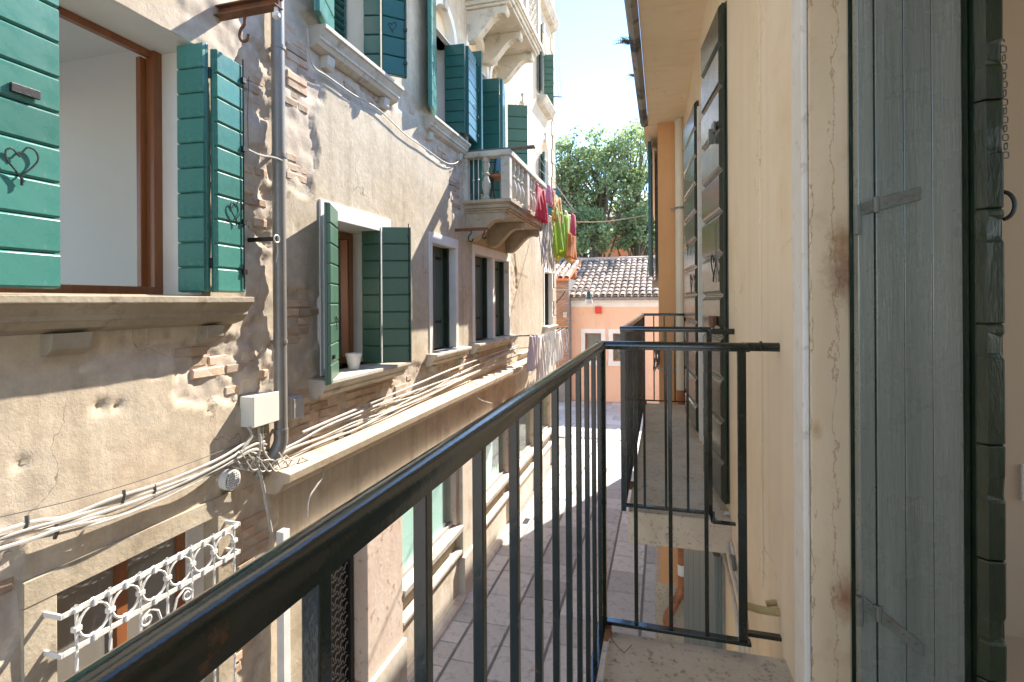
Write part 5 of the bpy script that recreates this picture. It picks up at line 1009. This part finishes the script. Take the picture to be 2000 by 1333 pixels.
z = onY(1335, 1113, YO - .08).z; k = MB(); k.lathe(xp + .002, YO - .08, [(.0465, z - .06), (.049, z - .06), (.049, z + .06), (.0465, z + .06)], 16); k.build('label_sleeve', M['white_paint'], pz, smooth=True)
bp = thing('brick_pilaster', 'narrow brick strip between the orange wall and the dark shutters', 'pilaster', (.30, YO - .03, 0))
xb = onY(1341, 400, YO - .05).x
k = MB(); k.box(xb - .02, xb + .05, YO - .055, YO - .001, 2.8, 5.98); k.build('mortar', M['white_rev'], bp)
kb = MB(); kb.box(-.024, .054, -.004, .004, 0, .016); bme2 = kb.mesh('brick'); bme2.materials.append(M['brick_far'])
for i in range(28): link('brick', bme2, bp, loc=(xb, YO - .058, 2.9 + i * .11))
k = MB(); k.box(xb - .040, xb - .021, YO - .05, YO - .002, 2.8, 5.98); k.build('edge', M['pipe_brown'], bp)
cbx = thing('cable_coil', 'grey cable coil strapped to the orange wall behind the far railing', 'cables', (0, YO - .05, 2.5))
c = onY(1284, 690, YO - .05); k = MB()
for i in range(9): a = i * .9; k.tube(smoothpath([c + Vector((random.uniform(-.05, .03), 0, random.uniform(-.22, .12))) for _ in range(4)], 4), .005, 5)
k.build('coil', M['cable_dark'], cbx, smooth=True)
k = MB(); p = [onY(u, v, YO - .06) for u, v in ((1282, 718), (1300, 722), (1320, 722), (1338, 735))]; k.tube(smoothpath(p, 4), .010, 6); k.build('cable', M['plastic_grey'], cbx, smooth=True)
rp = thing('rope', 'pale rope slung across the street in front of the tree', 'rope', (-1, 9.5, 5.5))
k = MB(); a, b_ = onX(1126, 434, -1.75), onY(1264, 421, 7.6); k.tube(smoothpath([a, (a + b_) / 2 + Vector((0, 0, -.04)), b_], 8), .009, 6); k.build('strand', M['cable'], rp, smooth=True)
# ================================================================== peach house closing the street
YH = 21.0
hP = thing('peach_house', 'low peach rendered house with tiled roof at the end of the street', 'house', (-2, YH, 0))
wn1 = [onY(1143, 650, YH), onY(1186, 705, YH)]; wn2 = [onY(1190, 650, YH), onY(1216, 694, YH)]
xl = onY(1110, 650, YH).x; zt_ = 3.70
H1 = (wn1[0].x, wn1[0].x + .62, 1.60, wn1[0].z - .02); H2 = (H1[1] + .46, H1[1] + 1.08, 1.60, H1[3])
def wallY(holes, x0, x1, z0, z1, y, dep=.25):
    k = MB(); xs = sorted([x0, x1] + [q for h in holes for q in h[:2]])
    for a, b_ in zip(xs[:-1], xs[1:]):
        h = [q for q in holes if q[0] <= a + 1e-6 and q[1] >= b_ - 1e-6]
        if h: k.box(a, b_, y, y + dep, z0, h[0][2]); k.box(a, b_, y, y + dep, h[0][3], z1)
        else: k.box(a, b_, y, y + dep, z0, z1)
    return k
wallY([H1, H2], xl, 2.5, 0, zt_, YH).build('wall', M['peach'], hP)
k = MB(); k.box(xl, 2.5, YH + 1.2, YH + 6, 0, zt_); k.box(xl, xl + .2, YH + .25, YH + 1.2, 0, zt_); k.build('house_body', M['peach'], hP)
k = MB(); k.exX([(YH + .1, 3.70), (YH - .03, 3.70), (YH - .05, 3.86), (YH - .10, 3.90), (YH - .14, 4.02), (YH - .20, 4.06), (YH - .20, 4.16), (YH + .1, 4.16)], xl - .08, 2.5); k.build('cornice', M['white_rev'], hP)
for h in (H1, H2):
    x0, x1, z0, z1 = h; b_ = .17; k = MB(); k.box(x0 - b_, x0, YH - .03, YH + .2, z0 - .02, z1); k.box(x1, x1 + b_, YH - .03, YH + .2, z0 - .02, z1); k.box(x0 - b_, x1 + b_, YH - .033, YH + .2, z1, z1 + b_); k.box(x0 - b_ - .02, x1 + b_ + .02, YH - .06, YH + .2, z0 - .19, z0 - .02)
    k.build('window_surround', M['white_rev'], hP)
    k = MB(); f = .06; k.box(x0, x0 + f, YH + .1, YH + .15, z0, z1); k.box(x1 - f, x1, YH + .1, YH + .15, z0, z1); k.box(x0 + f, x1 - f, YH + .1, YH + .15, z0, z0 + f); k.box(x0 + f, x1 - f, YH + .1, YH + .15, z1 - f, z1); w = k.build('window', M['wood'], hP)
    k = MB(); k.box(x0 + f, x1 - f, YH + .12, YH + .13, z0 + f, z1 - f); k.build('pane', M['glass'], w)
    k = MB(); k.box(x0, x1, YH + .6, YH + .62, z0, z1); k.build('interior', M['dark_in'], hP)
al = MB(); p = onY(1163, 600, YH); q = onY(1175, 612, YH); al.box(p.x, q.x, YH - .12, YH - .002, q.z - .02, p.z + .02); tag(al.build('alarm_box', M['red'], bevel=.01), 'small red alarm box under the peach house cornice', 'alarm')
YRr = YH + 4.2; zr = onY(1180, 508, YRr).z; ze = onY(1180, 579, YH - .35).z
k = MB(); k.prism([(xl - .15, YH - .33, ze - .05), (xl - .15, YRr, zr - .05), (xl - .15, YRr + 4.2, ze - .05), (xl - .15, YRr + 4.2, ze - .16), (xl - .15, YRr, zr - .16), (xl - .15, YH - .33, ze - .16)], (2.7 - xl, 0, 0)); rf = k.build('roof', M['paving_bed'], hP)
nr_, nc = 12, 23; sl = Vector((0, YRr - (YH - .35), zr - ze)); Ls = sl.length; sl.normalize(); nrm = Vector((0, -sl.z, sl.y)); tl = Ls / nr_ * 1.18; tw2 = .245
def tilemesh():
    k = MB(); n = 6; vs = []
    for e_, r_ in ((0, .105), (1, .082)):
        for s_, rr_ in ((0, r_), (1, r_ - .018)):
            for i in range(n + 1): a = math.pi * i / n; q = Vector((rr_ * math.cos(a), 0, 0)) + nrm * (rr_ * .75 * math.sin(a)) + sl * (tl * e_) + nrm * (.03 if e_ == 0 else .0); vs.append(q)
    m_ = n + 1; fs = []
    for i in range(n): fs += [(i, i + 1, 2 * m_ + i + 1, 2 * m_ + i), (m_ + i, 3 * m_ + i, 3 * m_ + i + 1, m_ + i + 1), (i, m_ + i, m_ + i + 1, i + 1)]
    k.add(vs, fs); me = k.mesh('roof_tile', smooth=False); me.materials.append(M['roof_tile']); return me
tme = tilemesh(); r = random.Random(8); nt_ = 0
for i in range(nr_):
    for j in range(nc):
        x = xl - .06 + j * tw2
        o = link('roof_tile', tme, rf, loc=Vector((x + r.uniform(-.012, .012), YH - .36, ze)) + sl * (Ls / nr_ * i) + nrm * r.uniform(-.006, .006)); o.rotation_euler = (0, 0, r.uniform(-.03, .03)); nt_ += 1
k = MB()
for j in range(nc):
    x = xl - .06 + (j + .5) * tw2; vs = []
    for t in (0, 1):
        for i in range(4): a = math.pi * i / 3; q = Vector((x, YH - .34, ze - .01)) + sl * (Ls * t) + Vector((.09 * math.cos(a), 0, 0)) - nrm * (.05 * math.sin(a)) + nrm * .035; vs.append(q)
    k.add(vs, [(i, i + 1, 5 + i, 4 + i) for i in range(3)])
ug = k.build('under_tiles', M['roof_tile'], rf)
k = MB(); k.tube([(xl - .15, YRr, zr + .02), (2.6, YRr, zr + .02)], .11, 8); k.build('ridge', M['roof_tile'], rf, smooth=True)
c0 = onY(1117, 540, YH + 1.6); k = MB(); zc0 = ze + (zr - ze) * .42; zc1 = onY(1117, 519, YH + 1.6).z
k.box(c0.x - .17, c0.x + .17, YH + 1.45, YH + 1.8, zc0 - .4, zc1); chm = k.build('chimney', M['chim'], hP, bevel=.01)
k = MB(); k.box(c0.x - .22, c0.x + .22, YH + 1.40, YH + 1.85, zc1, zc1 + .07); k.prism([(c0.x - .2, YH + 1.4, zc1 + .15), (c0.x + .2, YH + 1.4, zc1 + .15), (c0.x, YH + 1.4, zc1 + .28)], (0, .45, 0)); k.box(c0.x - .15, c0.x + .15, YH + 1.45, YH + 1.8, zc1 + .07, zc1 + .15); k.build('chimney_cap', M['chim'], chm)
# brick house to its left
YK = 20.4
hK = thing('brick_house', 'brick flank wall with tiled roof left of the peach house', 'house', (-4.2, YK, 0))
xk0, xk1 = onY(1060, 600, YK).x, onY(1111, 600, YK).x; zk = onY(1090, 545, YK).z
k = MB(); k.box(xk0, xk1, YK, YK + 5, 0, zk); wk = k.build('wall', M['paving_bed'], hK); wk['label'] = 'brick wall'
kb = MB(); kb.box(-.118, .118, -.012, .02, -.028, .028); bm3 = kb.mesh('brick'); bm3.materials.append(M['brick_far']); r = random.Random(2); nn = 0
xv0 = onY(1083, 600, YK).x
for i in range(48):
    for j in range(6):
        x = xk1 - .12 - j * .25 - (.125 if i % 2 else 0)
        if x < xv0 - .1 or nn >= 295: continue
        link('brick', bm3, wk, loc=(x, YK, zk - .05 - i * .075)); nn += 1
k = MB(); k.prism([(xk0 - .1, YK - .2, zk), (xk0 - .1, YK + 3, zk + .95), (xk0 - .1, YK + 3, zk + .85), (xk0 - .1, YK - .2, zk - .08)], (xk1 - xk0 + .15, 0, 0)); rk = k.build('roof', M['chim'], hK)
s2v = Vector((0, 3.2, .95)); L2 = s2v.length; i2 = 9
for i in range(i2):
    for j in range(6):
        x = xk1 - .05 - j * .245; link('roof_tile', tme, rk, loc=Vector((x, YK - .22, zk + .0)) + s2v * (i / i2) + Vector((r.uniform(-.01, .01), 0, .01)))
sgn = MB(); p, q = onY(1100, 611, YK), onY(1107, 618, YK); sgn.box(p.x, q.x + .02, YK - .05, YK - .015, q.z - .05, p.z + .02); tag(sgn.build('wall_plate', M['istria'], bevel=.004), 'small pale square plate on the far brick wall', 'plate')
# distant terracotta house glimpsed through the trees
YD = 40; hD = thing('far_house', 'terracotta house half hidden behind the trees', 'house', (-2, YD, 0))
x0, x1 = onY(1150, 470, YD).x, onY(1275, 470, YD).x; zd = onY(1200, 425, YD).z
k = MB(); k.box(x0, x1 + 3, YD, YD + 6, 0, zd); k.build('wall', M['chim'], hD)
k = MB(); k.prism([(x0 - .3, YD - .3, zd), (x0 - .3, YD + 3, zd + 1.3), (x0 - .3, YD + 6.3, zd)], (x1 - x0 + 3.6, 0, 0)); k.build('roof', M['roof_tile'], hD)
for u in (1180, 1215, 1250):
    a, b_ = onY(u, 448, YD), onY(u + 8, 475, YD); k = MB(); k.box(a.x, b_.x, YD - .04, YD + .02, b_.z, a.z); k.build('window', M['glass'], hD)
p = onZ(1028, 1018, .018); k = MB(); k.box(p.x - .05, p.x + .05, p.y - .12, p.y + .12, .012, .021); dc = k.build('drain_grate', M['iron_plain'], bevel=.002); tag(dc, 'small dark drain slot in the paving near the shop windows', 'drain')
# ================================================================== trees
def tree(label, x, y, zc, rx, ry, rz, trunk_r, nleaf, seed, leaf_s=.16, m='leaf', lean=(0, 0)):
    r = np.random.default_rng(seed); rr = random.Random(seed); t = thing('broadleaf_tree', label, 'tree', (x, y, 0), 'trees behind the peach house')
    k = MB(); limbs = []; base = Vector((x, y, -.2)); top = Vector((x + lean[0], y + lean[1], zc + rz * .3))
    k.tube(smoothpath([base, base.lerp(top, .35) + Vector((rr.uniform(-.3, .3), 0, 0)), base.lerp(top, .7), top], 6), [trunk_r * (1 - .8 * i / 18) for i in range(19)], 9)
    cl = []
    for i in range(46):
        a = rr.uniform(0, 6.283); e_ = rr.uniform(-.75, 1.0); q = math.sqrt(max(0, 1 - e_ * e_)); rad = rr.uniform(.55, 1.0)
        c = Vector((x + lean[0] * .7 + rx * rad * q * math.cos(a), y + ry * rad * q * math.sin(a), zc + rz * rad * e_)); cl.append((c, rr.uniform(.16, .34) * min(rx, rz)))
    for i in range(10): cl.append((Vector((x + lean[0] * .7 + rr.uniform(-.4, .4) * rx, y + rr.uniform(-.4, .4) * ry, zc + rr.uniform(-.4, .5) * rz)), .3 * min(rx, rz)))
    for c, s in cl:
        st = base.lerp(top, rr.uniform(.35, .95)); mid = st.lerp(c, .55) + Vector((rr.uniform(-.3, .3), rr.uniform(-.3, .3), rr.uniform(.0, .5)))
        k.tube(smoothpath([st, mid, c], 4), [trunk_r * .30 * (1 - .1 * i) for i in range(9)], 5)
    k.build('trunk', M['bark'], t, smooth=True)
    per = nleaf // len(cl); V = []; tone = []
    for c, s in cl:
        d = r.normal(size=(per, 3)); d /= np.linalg.norm(d, axis=1)[:, None]; pos = np.array(c) + d * (s * r.random(per)[:, None] ** .45) * np.array([1.15, 1.15, .85])
        ax = r.normal(size=(per, 3)); ax[:, 2] *= .6; ax /= np.linalg.norm(ax, axis=1)[:, None]; b2 = np.cross(ax, r.normal(size=(per, 3))); b2 /= np.linalg.norm(b2, axis=1)[:, None]
        L = leaf_s * r.uniform(.6, 1.25, per)[:, None]; W = L * .48
        V.append(np.stack([pos, pos + ax * L * .5 + b2 * W, pos + ax * L, pos + ax * L * .5 - b2 * W], 1).reshape(-1, 3)); tone.append(np.repeat(r.random(per), 4))
    V = np.concatenate(V); tone = np.concatenate(tone); n = len(V) // 4
    me = bpy.data.meshes.new('crown'); me.vertices.add(len(V)); me.vertices.foreach_set('co', V.ravel()); me.loops.add(len(V)); me.loops.foreach_set('vertex_index', np.arange(len(V))); me.polygons.add(n); me.polygons.foreach_set('loop_start', np.arange(0, len(V), 4)); me.polygons.foreach_set('loop_total', np.full(n, 4)); me.update(calc_edges=True)
    at = me.attributes.new('tone', 'FLOAT', 'POINT'); at.data.foreach_set('value', tone); me.materials.append(M[m]); link('crown', me, t)
tree('tall open tree in the middle of the gap above the peach house roof', onY(1165, 300, 31).x, 31, onY(1165, 370, 31).z, 2.5, 2.4, 4.2, .30, 5600, 3, .19)
tree('tree at the left of the gap, its crown beside the far house corner', onY(1105, 300, 30).x, 30, onY(1100, 370, 30).z, 2.0, 2.2, 3.4, .24, 4200, 4, .18)
tree('tree at the right of the gap, partly behind the gutter', onY(1240, 300, 32).x, 32, onY(1240, 360, 32).z, 2.4, 2.4, 3.9, .28, 5200, 5, .19)
tree('lower tree filling the foot of the gap behind the tiled roof', onY(1135, 450, 28).x, 28, onY(1135, 462, 28).z, 1.9, 1.6, 1.6, .2, 5000, 6, .17)
tree('lower tree at the right foot of the gap near the terracotta house', onY(1245, 450, 29).x, 29, onY(1245, 452, 29).z, 1.5, 1.4, 1.4, .2, 4500, 9, .18)
tree('bushy tree far left behind the beige house corner', onY(1060, 430, 33).x, 33, onY(1060, 420, 33).z, 3.0, 2.4, 3.2, .25, 6000, 10, .2)
# ------------------------------------------------------------------ tidy: drop helper properties
for o in bpy.data.objects:
    for q in ('_w', '_e', '_n', '_o'):
        if q in o: del o[q]
